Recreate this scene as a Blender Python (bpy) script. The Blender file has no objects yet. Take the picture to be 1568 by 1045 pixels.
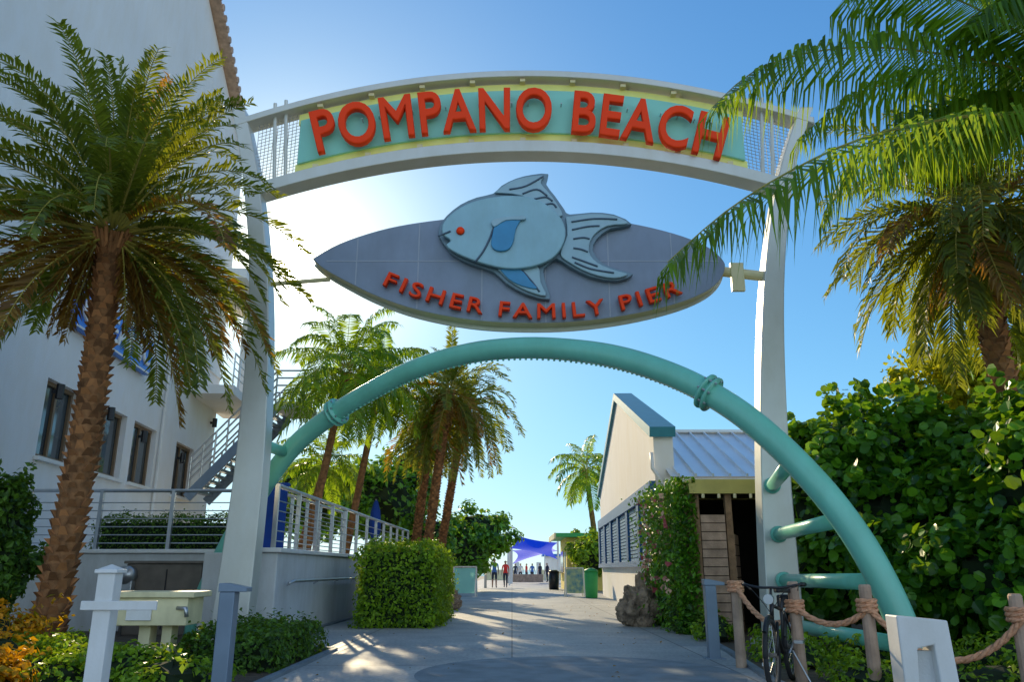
import bpy, bmesh, math, random
import numpy as np
from mathutils import Vector, Matrix
R = random.Random(7)
scene = bpy.context.scene
COL = scene.collection
# ------------------------------------------------------------------ survey helpers
CH = 1.15
PITCH = math.radians(16.26)
FP = 1200.0
cP, sP = math.cos(PITCH), math.sin(PITCH)
def ray(u, v):
    a = (u-784.0)/FP; b = (522.5-v)/FP
    return Vector((a, cP - sP*b, sP + cP*b))
def P(u, v, Y):
    r = ray(u, v); t = Y/r.y
    return Vector((r.x*t, Y, CH + r.z*t))
# ------------------------------------------------------------------ materials
def mat(name, col, rough=0.6, metal=0.0, var=0.12, scale=4.0, bump=0.0, bscale=40.0, col2=None, spec=0.5, coord='Object', transl=0.0, tcol=None, island=0.0, streak=0.0):
    m = bpy.data.materials.new(name); m.use_nodes = True
    nt = m.node_tree; N = nt.nodes; L = nt.links
    N.clear()
    out = N.new('ShaderNodeOutputMaterial')
    b = N.new('ShaderNodeBsdfPrincipled')
    b.inputs['Roughness'].default_value = rough
    b.inputs['Metallic'].default_value = metal
    b.inputs['Specular IOR Level'].default_value = spec
    tc = N.new('ShaderNodeTexCoord')
    nz = N.new('ShaderNodeTexNoise'); nz.inputs['Scale'].default_value = scale; nz.inputs['Detail'].default_value = 5.0
    L.new(tc.outputs[coord], nz.inputs['Vector'])
    cr = N.new('ShaderNodeValToRGB')
    c1 = [max(0, c*(1-var)) for c in col]; c2 = [min(1, c*(1+var)) for c in col] if col2 is None else list(col2)
    cr.color_ramp.elements[0].position = 0.3; cr.color_ramp.elements[0].color = (*c1, 1)
    cr.color_ramp.elements[1].position = 0.7; cr.color_ramp.elements[1].color = (*c2, 1)
    fac = nz.outputs['Fac']
    if island > 0:
        ge = N.new('ShaderNodeNewGeometry')
        mx = N.new('ShaderNodeMix'); mx.data_type = 'FLOAT'; mx.inputs[0].default_value = island
        L.new(nz.outputs['Fac'], mx.inputs[2]); L.new(ge.outputs['Random Per Island'], mx.inputs[3])
        fac = mx.outputs[0]
    L.new(fac, cr.inputs['Fac'])
    colout = cr.outputs['Color']
    if streak > 0:
        mp = N.new('ShaderNodeMapping'); mp.inputs['Scale'].default_value = (1.3, 1.3, 0.5)
        L.new(tc.outputs[coord], mp.inputs['Vector'])
        n3 = N.new('ShaderNodeTexNoise'); n3.inputs['Scale'].default_value = 1.6; n3.inputs['Detail'].default_value = 8; n3.inputs['Roughness'].default_value=.72
        L.new(mp.outputs[0], n3.inputs['Vector'])
        r3 = N.new('ShaderNodeValToRGB'); r3.color_ramp.elements[0].position=.35; r3.color_ramp.elements[1].position=.6
        g=1-streak; r3.color_ramp.elements[0].color=(g,g*.98,g*.94,1); r3.color_ramp.elements[1].color=(1,1,1,1)
        L.new(n3.outputs['Fac'], r3.inputs['Fac'])
        mm = N.new('ShaderNodeMix'); mm.data_type='RGBA'; mm.blend_type='MULTIPLY'; mm.inputs[0].default_value=1
        L.new(colout, mm.inputs[6]); L.new(r3.outputs[0], mm.inputs[7]); colout = mm.outputs[2]
    L.new(colout, b.inputs['Base Color'])
    if bump > 0:
        n2 = N.new('ShaderNodeTexNoise'); n2.inputs['Scale'].default_value = bscale; n2.inputs['Detail'].default_value = 6.0
        L.new(tc.outputs[coord], n2.inputs['Vector'])
        bp = N.new('ShaderNodeBump'); bp.inputs['Strength'].default_value = bump; bp.inputs['Distance'].default_value = 0.02
        L.new(n2.outputs['Fac'], bp.inputs['Height']); L.new(bp.outputs['Normal'], b.inputs['Normal'])
    if transl > 0:
        tr = N.new('ShaderNodeBsdfTranslucent')
        if tcol is not None:
            hs = N.new('ShaderNodeMix'); hs.data_type='RGBA'; hs.blend_type='MIX'; hs.inputs[0].default_value=0.75
            L.new(cr.outputs['Color'], hs.inputs[6]); hs.inputs[7].default_value=(*tcol,1)
            L.new(hs.outputs[2], tr.inputs['Color'])
        else:
            L.new(cr.outputs['Color'], tr.inputs['Color'])
        ms = N.new('ShaderNodeMixShader'); ms.inputs[0].default_value = transl
        L.new(b.outputs[0], ms.inputs[1]); L.new(tr.outputs[0], ms.inputs[2]); L.new(ms.outputs[0], out.inputs[0])
    else:
        L.new(b.outputs[0], out.inputs[0])
    return m

M = {}
M['white_paint'] = mat('white_paint', (0.78,0.77,0.74), 0.5, var=0.05, scale=2, bump=0.08, streak=.10)
M['stucco'] = mat('stucco', (0.80,0.79,0.77), 0.85, var=0.04, scale=0.35, bump=0.25, bscale=60, streak=.04)
M['steel_paint'] = mat('steel_paint', (0.62,0.63,0.58), 0.36, 0.2, var=0.05, scale=1.5, bump=0.05, streak=.06)
M['lime_paint'] = mat('lime_paint', (0.82,0.80,0.22), 0.4, var=0.05)
M['aqua_panel'] = mat('aqua_panel', (0.32,0.72,0.64), 0.5, var=0.05, scale=1.2, transl=.2, spec=.3)
M['red_letter'] = mat('red_letter', (0.95,0.055,0.004), 0.5, var=0.04, scale=2, spec=.2)
M['aqua_tube'] = mat('aqua_tube', (0.20,0.62,0.48), 0.28, var=0.06, scale=2, streak=.08)
M['board_grey'] = mat('board_grey', (0.21,0.26,0.34), 0.45, 0.2, var=0.08, scale=1.5, bump=0.05, streak=.12)
M['seam'] = mat('seam', (0.33,0.37,0.43), 0.5, var=0.05)
M['rim'] = mat('rim', (0.70,0.62,0.34), 0.45, var=0.06)
M['fish_back'] = mat('fish_back', (0.17,0.26,0.32), 0.45, 0.15, var=0.06)
M['fish_body'] = mat('fish_body', (0.28,0.49,0.56), 0.42, 0.1, var=0.10, scale=1.5, streak=.1)
M['fish_fin'] = mat('fish_fin', (0.30,0.46,0.52), 0.45, 0.1, var=0.07)
M['fish_blue'] = mat('fish_blue', (0.03,0.25,0.47), 0.4, var=0.1)
M['fish_line'] = mat('fish_line', (0.06,0.10,0.15), 0.5, var=0.1)
M['metal'] = mat('brushed_metal', (0.5,0.51,0.52), 0.35, 0.8, var=0.1)
M['grey_bollard'] = mat('grey_bollard', (0.19,0.25,0.32), 0.45, 0.3, var=0.08)
M['concrete_wall'] = mat('concrete_wall', (0.64,0.65,0.64), 0.8, var=0.07, scale=1.2, bump=0.2, streak=.16)
M['soil'] = mat('soil', (0.10,0.075,0.05), 0.95, var=0.4, scale=6, bump=0.8)
M['sand'] = mat('sand', (0.45,0.38,0.28), 0.95, var=0.15, scale=0.5, bump=0.4)
M['wood'] = mat('weathered_wood', (0.32,0.19,0.10), 0.75, var=0.3, scale=8, bump=0.4)
M['wood_pale'] = mat('pale_wood', (0.50,0.34,0.24), 0.75, var=0.25, scale=5, bump=0.3, streak=.2)
M['rope'] = mat('rope', (0.66,0.33,0.18), 0.9, var=0.25, scale=30, bump=0.5)
M['trunk'] = mat('palm_bark', (0.24,0.11,0.04), 0.9, var=0.5, scale=9, bump=0.7, bscale=20)
M['boot'] = mat('palm_boot', (0.32,0.14,0.05), 0.9, var=0.5, scale=12, bump=0.4, island=0.6)
M['rachis'] = mat('rachis', (0.36,0.30,0.05), 0.6, var=0.2)
M['date_leaf'] = mat('date_leaf', (0.035,0.085,0.018), 0.5, var=0.4, scale=1.5, col2=(0.12,0.18,0.02), transl=0.42, tcol=(0.48,0.50,0.02), island=0.6)
M['bronze_leaf'] = mat('bronze_leaf', (0.14,0.075,0.015), 0.6, var=0.4, scale=1.5, col2=(0.26,0.16,0.025), transl=0.42, tcol=(0.70,0.34,0.02), island=0.6)
M['coco_leaf'] = mat('coco_leaf', (0.025,0.12,0.012), 0.38, var=0.4, scale=1.5, col2=(0.12,0.27,0.015), transl=0.48, tcol=(0.50,0.68,0.02), island=0.6, spec=.35)
M['grape_leaf'] = mat('grape_leaf', (0.022,0.13,0.010), 0.36, var=0.4, scale=1.2, col2=(0.14,0.36,0.018), transl=0.3, tcol=(0.42,0.68,0.02), island=0.6, spec=.4)
M['hedge_leaf'] = mat('hedge_leaf', (0.08,0.22,0.010), 0.42, var=0.4, scale=2.5, col2=(0.26,0.44,0.018), transl=0.35, tcol=(0.55,0.72,0.02), island=0.6, spec=.35)
M['dark_leaf'] = mat('dark_leaf', (0.03,0.10,0.012), 0.5, var=0.4, scale=2.5, col2=(0.10,0.22,0.02), transl=0.3, tcol=(0.34,0.48,0.02), island=0.6, spec=.35)
M['croton_leaf'] = mat('croton_leaf', (0.22,0.28,0.01), 0.45, var=0.3, scale=2.2, col2=(0.95,0.36,0.005), transl=0.35, tcol=(0.95,0.5,0.01), island=0.35, spec=.3)
M['bright_leaf'] = mat('bright_leaf', (0.18,0.29,0.01), 0.45, var=0.4, scale=2.0, col2=(0.46,0.50,0.02), transl=0.48, tcol=(0.8,0.76,0.02), island=0.6, spec=.3)
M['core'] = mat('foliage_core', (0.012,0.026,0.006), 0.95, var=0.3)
M['glass'] = mat('dark_glass', (0.05,0.07,0.08), 0.08, 0.0, var=0.3, scale=0.8, spec=1.0)
M['frame'] = mat('window_frame', (0.20,0.13,0.07), 0.5, var=0.1)
M['black'] = mat('black_paint', (0.012,0.012,0.014), 0.4, var=0.2)
M['rubber'] = mat('rubber', (0.02,0.02,0.02), 0.8, var=0.2)
M['sign_blue'] = mat('sign_blue', (0.005,0.16,0.66), 0.35, var=0.08)
M['teal_trim'] = mat('teal_trim', (0.04,0.25,0.34), 0.5, var=0.1)
M['louvre_blue'] = mat('louvre_blue', (0.04,0.19,0.38), 0.5, var=0.1)
M['blue_frame'] = mat('blue_frame', (0.01,0.10,0.28), 0.45, var=0.1)
M['metal_roof'] = mat('metal_roof', (0.74,0.78,0.80), 0.30, 0.3, var=0.06, scale=1)
M['olive'] = mat('olive_trim', (0.48,0.42,0.11), 0.55, var=0.1)
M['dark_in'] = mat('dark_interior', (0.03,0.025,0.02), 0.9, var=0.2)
M['coral'] = mat('coral_rock', (0.27,0.20,0.14), 0.95, var=0.6, scale=5, bump=1.0, bscale=12)
M['sail'] = mat('shade_sail', (0.002,0.07,0.80), 0.7, var=0.06, spec=.1)
M['yellow_wall'] = mat('yellow_wall', (0.80,0.62,0.16), 0.8, var=0.06)
M['green_bin'] = mat('green_bin', (0.04,0.40,0.10), 0.5, var=0.1)
M['cream'] = mat('cream_box', (0.76,0.68,0.40), 0.55, var=0.1, streak=.15)
M['cabinet'] = mat('utility_cabinet', (0.17,0.14,0.11), 0.6, var=0.2)
M['skin'] = mat('skin', (0.45,0.26,0.18), 0.6, var=0.05)
M['hair'] = mat('hair', (0.06,0.035,0.02), 0.7, var=0.2)
M['shirt_red'] = mat('shirt_red', (0.85,0.05,0.04), 0.8, var=0.1)
M['shirt_white'] = mat('shirt_white', (0.7,0.7,0.68), 0.8, var=0.05)
M['shirt_blue'] = mat('shirt_blue', (0.08,0.20,0.55), 0.8, var=0.1)
M['pants'] = mat('pants', (0.03,0.04,0.07), 0.8, var=0.1)
M['umbrella'] = mat('umbrella_cloth', (0.005,0.05,0.30), 0.8, var=0.15)
M['flower'] = mat('flower', (0.7,0.12,0.14), 0.6, var=0.4, island=0.8, col2=(0.75,0.45,0.3))
M['sea'] = mat('sea', (0.02,0.16,0.20), 0.15, var=0.2, scale=0.05)
M['paint_art'] = mat('painted_art', (0.02,0.30,0.50), 0.5, var=0.3, scale=5, col2=(0.60,0.65,0.30))

def concrete():
    m = bpy.data.materials.new('concrete_paving'); m.use_nodes = True
    nt = m.node_tree; N = nt.nodes; L = nt.links
    b = N['Principled BSDF']; b.inputs['Roughness'].default_value = 0.62
    tc = N.new('ShaderNodeTexCoord')
    n1 = N.new('ShaderNodeTexNoise'); n1.inputs['Scale'].default_value = 0.7; n1.inputs['Detail'].default_value = 8; n1.inputs['Roughness'].default_value=0.65
    n2 = N.new('ShaderNodeTexNoise'); n2.inputs['Scale'].default_value = 22; n2.inputs['Detail'].default_value = 5
    L.new(tc.outputs['Object'], n1.inputs['Vector']); L.new(tc.outputs['Object'], n2.inputs['Vector'])
    cr = N.new('ShaderNodeValToRGB'); cr.color_ramp.elements[0].position=.3; cr.color_ramp.elements[1].position=.7
    cr.color_ramp.elements[0].color=(0.28,0.31,0.33,1); cr.color_ramp.elements[1].color=(0.55,0.55,0.52,1)
    L.new(n1.outputs['Fac'], cr.inputs['Fac'])
    cr2 = N.new('ShaderNodeValToRGB'); cr2.color_ramp.elements[0].position=.3; cr2.color_ramp.elements[1].position=.6
    cr2.color_ramp.elements[0].color=(0.66,0.66,0.66,1); cr2.color_ramp.elements[1].color=(1,1,1,1)
    L.new(n2.outputs['Fac'], cr2.inputs['Fac'])
    mx = N.new('ShaderNodeMix'); mx.data_type='RGBA'; mx.blend_type='MULTIPLY'; mx.inputs[0].default_value=1
    L.new(cr.outputs[0], mx.inputs[6]); L.new(cr2.outputs[0], mx.inputs[7])
    br = N.new('ShaderNodeTexBrick'); br.inputs['Scale'].default_value=1.0; br.inputs['Brick Width'].default_value=2.6; br.inputs['Row Height'].default_value=2.6
    br.offset=0.0; br.inputs['Mortar Size'].default_value=0.014; br.inputs['Mortar Smooth'].default_value=0.1
    br.inputs['Color1'].default_value=(1,1,1,1); br.inputs['Color2'].default_value=(.88,.88,.88,1); br.inputs['Mortar'].default_value=(.4,.4,.4,1)
    L.new(tc.outputs['Object'], br.inputs['Vector'])
    mx2 = N.new('ShaderNodeMix'); mx2.data_type='RGBA'; mx2.blend_type='MULTIPLY'; mx2.inputs[0].default_value=1
    L.new(mx.outputs[2], mx2.inputs[6]); L.new(br.outputs['Color'], mx2.inputs[7])
    L.new(mx2.outputs[2], b.inputs['Base Color'])
    bp = N.new('ShaderNodeBump'); bp.inputs['Strength'].default_value=.25; bp.inputs['Distance'].default_value=.01
    L.new(n2.outputs['Fac'], bp.inputs['Height']); L.new(bp.outputs['Normal'], b.inputs['Normal'])
    return m
M['concrete'] = concrete()
M['concrete_dark'] = mat('stamped_concrete', (0.17,0.21,0.24), 0.7, var=0.25, scale=3, bump=0.3)

# ------------------------------------------------------------------ geometry helpers
def empty(name, loc=(0,0,0)):
    o = bpy.data.objects.new(name, None); o.location = loc; COL.objects.link(o); o.empty_display_size=.2
    return o
def mk(name, V, F, m, parent=None, smooth=False, mi=None, mats=None):
    me = bpy.data.meshes.new(name)
    me.from_pydata([tuple(v) for v in V], [], F)
    if mats:
        for q in mats: me.materials.append(q)
        me.polygons.foreach_set('material_index', mi)
    elif m is not None: me.materials.append(m)
    if smooth: me.polygons.foreach_set('use_smooth', [True]*len(me.polygons))
    me.update()
    o = bpy.data.objects.new(name, me); COL.objects.link(o)
    if parent is not None: o.parent = parent
    return o
def bevel(o, w=0.01, s=2):
    b = o.modifiers.new('bevel','BEVEL'); b.width=w; b.segments=s; b.limit_method='ANGLE'
    return o
def boxvf(lo, hi):
    x0,y0,z0 = lo; x1,y1,z1 = hi
    V = [(x0,y0,z0),(x1,y0,z0),(x1,y1,z0),(x0,y1,z0),(x0,y0,z1),(x1,y0,z1),(x1,y1,z1),(x0,y1,z1)]
    F = [(0,3,2,1),(4,5,6,7),(0,1,5,4),(1,2,6,5),(2,3,7,6),(3,0,4,7)]
    return V,F
def box(name, lo, hi, m, parent=None, bev=0.0, rz=0.0):
    lo=Vector(lo); hi=Vector(hi); c=(lo+hi)/2; h=(hi-lo)/2
    V,F = boxvf(-h, h)
    o = mk(name, V, F, m, parent); o.location=c; o.rotation_euler[2]=rz
    if bev>0: bevel(o, bev)
    return o
def tubevf(pts, r, seg=10, V=None, F=None):
    if V is None: V=[];F=[]
    pts=[Vector(p) for p in pts]; n=len(pts)
    rr = r if isinstance(r,(list,tuple)) else [r]*n
    base=len(V)
    t0=(pts[1]-pts[0]).normalized()
    ref=Vector((0,0,1)) if abs(t0.z)<0.9 else Vector((1,0,0))
    nrm=t0.cross(ref).normalized()
    for i in range(n):
        t=(pts[min(i+1,n-1)]-pts[max(i-1,0)]).normalized()
        nrm=(nrm-t*nrm.dot(t)).normalized(); bn=t.cross(nrm)
        for k in range(seg):
            a=2*math.pi*k/seg
            V.append(pts[i]+(nrm*math.cos(a)+bn*math.sin(a))*rr[i])
    for i in range(n-1):
        for k in range(seg):
            k2=(k+1)%seg
            F.append((base+i*seg+k, base+i*seg+k2, base+(i+1)*seg+k2, base+(i+1)*seg+k))
    F.append(tuple(base+k for k in reversed(range(seg)))); F.append(tuple(base+(n-1)*seg+k for k in range(seg)))
    return V,F
def tube(name, pts, r, m, parent=None, seg=12):
    V,F=tubevf(pts,r,seg)
    return mk(name,V,F,m,parent,smooth=True)
def catmull(pts, n=6):
    pts=[Vector(p) for p in pts]; out=[]
    for i in range(len(pts)-1):
        p0=pts[max(i-1,0)];p1=pts[i];p2=pts[i+1];p3=pts[min(i+2,len(pts)-1)]
        for k in range(n):
            t=k/n
            out.append(0.5*((2*p1)+(p2-p0)*t+(2*p0-5*p1+4*p2-p3)*t*t+(3*p1-p0-3*p2+p3)*t*t*t))
    out.append(pts[-1]); return out
def extr(name, pts, dvec, m, parent=None, bev=0.0, m2=None):
    pts=[Vector(p) for p in pts]; n=len(pts); d=Vector(dvec)
    V=pts+[p+d for p in pts]
    F=[tuple(range(n)), tuple(reversed(range(n,2*n)))]+[(i,i+n,(i+1)%n+n,(i+1)%n) for i in range(n)]
    if m2 is not None:
        o=mk(name,V,F,None,parent,mi=[0,1]+[1]*n,mats=[m,m2])
    else: o=mk(name,V,F,m,parent)
    me=o.data
    bm=bmesh.new(); bm.from_mesh(me); bmesh.ops.recalc_face_normals(bm,faces=bm.faces); bm.to_mesh(me); bm.free()
    if bev>0: bevel(o,bev)
    return o
class Multi:
    def __init__(s): s.V=[]; s.F=[]
    def box(s,lo,hi):
        V,F=boxvf(lo,hi); b=len(s.V); s.V+=V; s.F+=[tuple(i+b for i in f) for f in F]; return s
    def tube(s,pts,r,seg=8): tubevf(pts,r,seg,s.V,s.F); return s
    def beam(s,a,b,w,h,up=Vector((0,0,1))):
        a=Vector(a); b=Vector(b); d=(b-a).normalized(); sd=d.cross(up)
        if sd.length<1e-3: sd=Vector((1,0,0))
        sd.normalize(); u=sd.cross(d); bb=len(s.V)
        for p in (a,b):
            for i,j in ((-1,-1),(1,-1),(1,1),(-1,1)): s.V.append(p+sd*(i*w/2)+u*(j*h/2))
        s.F+=[tuple(i+bb for i in f) for f in [(0,3,2,1),(4,5,6,7),(0,1,5,4),(1,2,6,5),(2,3,7,6),(3,0,4,7)]]; return s
    def make(s,name,m,parent=None,smooth=False): return mk(name,s.V,s.F,m,parent,smooth)
def text_mesh(body, space=1.1, extrude=0.06, bev=0.02):
    cu=bpy.data.curves.new('t','FONT'); cu.body=body; cu.size=1; cu.space_character=space
    cu.extrude=extrude; cu.bevel_depth=bev; cu.bevel_resolution=1; cu.resolution_u=5
    o=bpy.data.objects.new('t',cu); COL.objects.link(o)
    bpy.context.view_layer.update()
    dg=bpy.context.evaluated_depsgraph_get()
    me=bpy.data.meshes.new_from_object(o.evaluated_get(dg))
    bpy.data.objects.remove(o)
    return me
def map_text(name, me, fn, m, parent):
    xs=[v.co.x for v in me.vertices]; ys=[v.co.y for v in me.vertices]
    x0,x1,y0,y1=min(xs),max(xs),min(ys),max(ys)
    for v in me.vertices:
        v.co=fn((v.co.x-x0)/(x1-x0),(v.co.y-y0)/(y1-y0),v.co.z)
    me.materials.clear(); me.materials.append(m)
    o=bpy.data.objects.new(name,me); COL.objects.link(o); o.parent=parent
    return o
def parab(pl,pc,pr):
    A=np.array([[p.x**2,p.x,1] for p in (pl,pc,pr)]); z=np.array([p.z for p in (pl,pc,pr)])
    return np.linalg.solve(A,z)

# ------------------------------------------------------------------ foliage
def frond(V,F,MI,path,leaf_len,leaf_w,nleaf,hang,alpha=0.6,lift=0.15,start=0.12,rr=0.022,mi=1,lj=.12):
    pts=catmull(path,3) if len(path)<9 else [Vector(p) for p in path]
    n=len(pts)
    b0=len(F)
    tubevf(pts,[rr*(1-0.85*i/(n-1)) for i in range(n)],4,V,F)
    MI+= [0]*(len(F)-b0)
    up=Vector((0,0,1))
    for j in range(nleaf):
        t=start+(1-start)*(j+R.random()*0.4)/nleaf
        f=min(t,0.999)*(n-1); i=int(f); k=f-i
        p=pts[i].lerp(pts[i+1],k); d=(pts[i+1]-pts[i]).normalized()
        s=d.cross(up)
        if s.length<0.05: s=Vector((1,0,0))
        s.normalize(); u=s.cross(d)
        prof=(0.35+0.65*math.sin(math.pi*min(1,(t*0.85+0.12))))
        for sg in (-1,1):
            L=leaf_len*prof*R.uniform(0.75,1.15)
            ld=(s*sg*math.cos(alpha)+d*math.sin(alpha)+u*(lift+R.uniform(-lj,lj))+s*R.uniform(-.08,.08)).normalized()
            mid=p+ld*L*0.5+Vector((0,0,-hang*L*0.15))
            tip=p+ld*L*(0.98-0.3*hang)+Vector((R.uniform(-.05,.05),R.uniform(-.05,.05),-hang*L*0.75))
            w=(d-ld*d.dot(ld)); 
            if w.length<.01: w=u.copy()
            w=w.normalized()*(leaf_w*0.5*R.uniform(.8,1.2))+u*R.uniform(-.4,.4)*leaf_w*.5
            b=len(V)
            V+= [p-w*.35,p+w*.35,mid+w,mid-w,tip]
            F+= [(b,b+1,b+2,b+3),(b+3,b+2,b+4)]; MI+=[mi,mi]
def arc_path(base,az,el,length,droop,n=10):
    d=Vector((math.cos(el)*math.cos(az),math.cos(el)*math.sin(az),math.sin(el)))
    p=Vector(base); out=[p.copy()]
    for i in range(n):
        p=p+d*(length/n); out.append(p.copy())
        d=(d+Vector((0,0,-droop*(0.35+i/n)/n*2))).normalized()
    return out
def palm(name, base, top, r0, r1, nf, length, leafm, date=True, leaf_len=0.45, leaf_w=0.035, nleaf=45, droop=1.0, seed=1, elmin=-50, elmax=85, bend=0.0, custom=(), skirt=0, hang=None, boots=True, bronze=0.0, skirtlen=.6, gap=None, lj=.12):
    global R
    R=random.Random(seed)
    par=empty(name, base)
    off=Vector(base)
    base=Vector(base); top=Vector(top)
    mid=(base+top)/2+Vector((bend,0,0))
    line=catmull([base-Vector((0,0,.1)),mid,top],14)
    n=len(line)
    V,F=[],[]
    rad=[(r0+(r1-r0)*min(1,i/(n-1)*1.3))*(1+0.04*((i%2)*2-1))+(0.25*r0*max(0,1-i/2.0)) for i in range(n)]
    tubevf([p-off for p in line],rad,14,V,F)
    mk('trunk',V,F,M['trunk'],par,smooth=True)
    if boots:
        BV,BF=[],[]
        H=(top-base).length
        rows=int(H/0.10)
        for i in range(rows*7):
            t=(i+R.random()*.3)/(rows*7); f=t*(n-1); ii=min(int(f),n-2)
            c=line[ii].lerp(line[ii+1],f-ii)-off
            a=i*2*math.pi/6.6; rr=(r0+(r1-r0)*min(1,t*1.3))
            o=Vector((math.cos(a),math.sin(a),0)); sd=Vector((-o.y,o.x,0))
            w=rr*0.38*R.uniform(.8,1.15); h=R.uniform(.07,.13)*(r0/.22); dd=rr*R.uniform(.22,.48)
            q=c+o*rr*0.95; b=len(BV)
            BV+=[q-sd*w-Vector((0,0,h*.5)),q+sd*w-Vector((0,0,h*.5)),q+sd*w*.5+o*dd+Vector((0,0,h*.5)),q-sd*w*.5+o*dd+Vector((0,0,h*.5)),q+Vector((0,0,h*.55))-o*.02]
            BF+=[(b,b+1,b+2,b+3),(b+3,b+2,b+4),(b,b+3,b+4),(b+1,b+4,b+2)]
        mk('leaf_scars',BV,BF,M['boot'],par)
    V,F,MI=[],[],[]
    t=top-off
    hg = hang if hang is not None else (0.25 if date else 0.8)
    def skip(az,eld):
        if gap is None or eld>gap[2]: return False
        dd=(math.degrees(az)-gap[0]+180)%360-180
        return abs(dd)<gap[1] or abs(abs(dd)-180)<gap[1]*.8
    for i in range(nf):
        f=(i+.5)/nf
        eld=elmax+(elmin-elmax)*(f**0.9)+R.uniform(-8,8); el=math.radians(eld); az=i*2.39996+R.uniform(-.25,.25)
        L=length*R.uniform(.80,1.10)*(0.85+.15*math.cos(el))
        if skip(az,eld): continue
        bp=t+Vector((math.cos(az),math.sin(az),0))*r1*0.7+Vector((0,0,.35*(1-f)-.1))
        mi=2 if R.random()<bronze*(.1 if eld>20 else 1.0) else 1
        pth=arc_path(bp,az,el,L,droop*R.uniform(.75,1.3))
        sw=Vector((-math.sin(az),math.cos(az),0))*R.uniform(-.25,.25)
        pth=[p+sw*(k/10)**2 for k,p in enumerate(pth)]
        frond(V,F,MI,pth,leaf_len*R.uniform(.9,1.1),leaf_w,nleaf,hg,alpha=(0.75 if date else 0.45),lift=(.3 if date else .05),start=(.10 if date else .2),rr=r1*.12,mi=mi,lj=lj)
    for i in range(skirt):
        az=i*2.39996; el=math.radians(-62+R.uniform(-15,12))
        if skip(az,-60): continue
        frond(V,F,MI,arc_path(t+Vector((math.cos(az),math.sin(az),-.5))*r1,az,el,length*skirtlen*R.uniform(.7,1.1),.6),leaf_len*.8,leaf_w,max(10,nleaf//2),.5,rr=r1*.1,mi=2)
    for path in custom:
        frond(V,F,MI,[Vector(p)-off for p in path],leaf_len*1.1,leaf_w,int(nleaf*1.3),hg,alpha=.4,lift=.0,start=.06,rr=r1*.16,lj=.2)
    mk('fronds',V,F,None,par,mi=MI,mats=[M['rachis'],leafm,M['bronze_leaf']])
    V,F=[],[]
    for i in range(22):
        az=i*2.39996; d=Vector((math.cos(az),math.sin(az),R.uniform(.2,.9)))
        tubevf([t+Vector((0,0,-.4))+d*r1*.5, t+Vector((0,0,-.1))+d*r1*1.6],[r1*.35,r1*.12],6,V,F)
    mk('crown_heart',V,F,M['boot'],par)
    return par
def leaves(cent, nrm, size, seed=0, aspect=0.6, round_=False):
    rg=np.random.default_rng(seed)
    n=len(cent)
    nn=nrm+rg.normal(0,0.6,(n,3)); nn/=np.linalg.norm(nn,axis=1)[:,None]
    t=rg.normal(0,1,(n,3)); t-=nn*(t*nn).sum(1)[:,None]; t/=np.linalg.norm(t,axis=1)[:,None]
    b=np.cross(nn,t)
    s=(size*rg.uniform(.55,1.25,n))[:,None]
    if round_:
        a=aspect*.5
        cs=[cent-t*s*.45, cent-t*s*.28+b*s*a*.8+nn*s*.08, cent+t*s*.12+b*s*a+nn*s*.12, cent+t*s*.42+b*s*a*.5+nn*s*.04, cent+t*s*.42-b*s*a*.5+nn*s*.04, cent+t*s*.12-b*s*a+nn*s*.12, cent-t*s*.28-b*s*a*.8+nn*s*.08]
        V=np.stack(cs,1).reshape(-1,3)
        F=[]
        for i in range(n):
            k=7*i; F+=[(k,k+1,k+2,k+3),(k,k+3,k+4),(k,k+4,k+5,k+6)]
        return V,F
    v0=cent-t*s*.5; v3=cent+t*s*.5
    v1=cent+b*s*aspect*.5+nn*s*.1-t*s*.05; v2=cent-b*s*aspect*.5+nn*s*.1-t*s*.05
    V=np.stack([v0,v1,v3,v2],1).reshape(-1,3)
    F=[(4*i,4*i+1,4*i+2,4*i+3) for i in range(n)]
    return V,F
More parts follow.
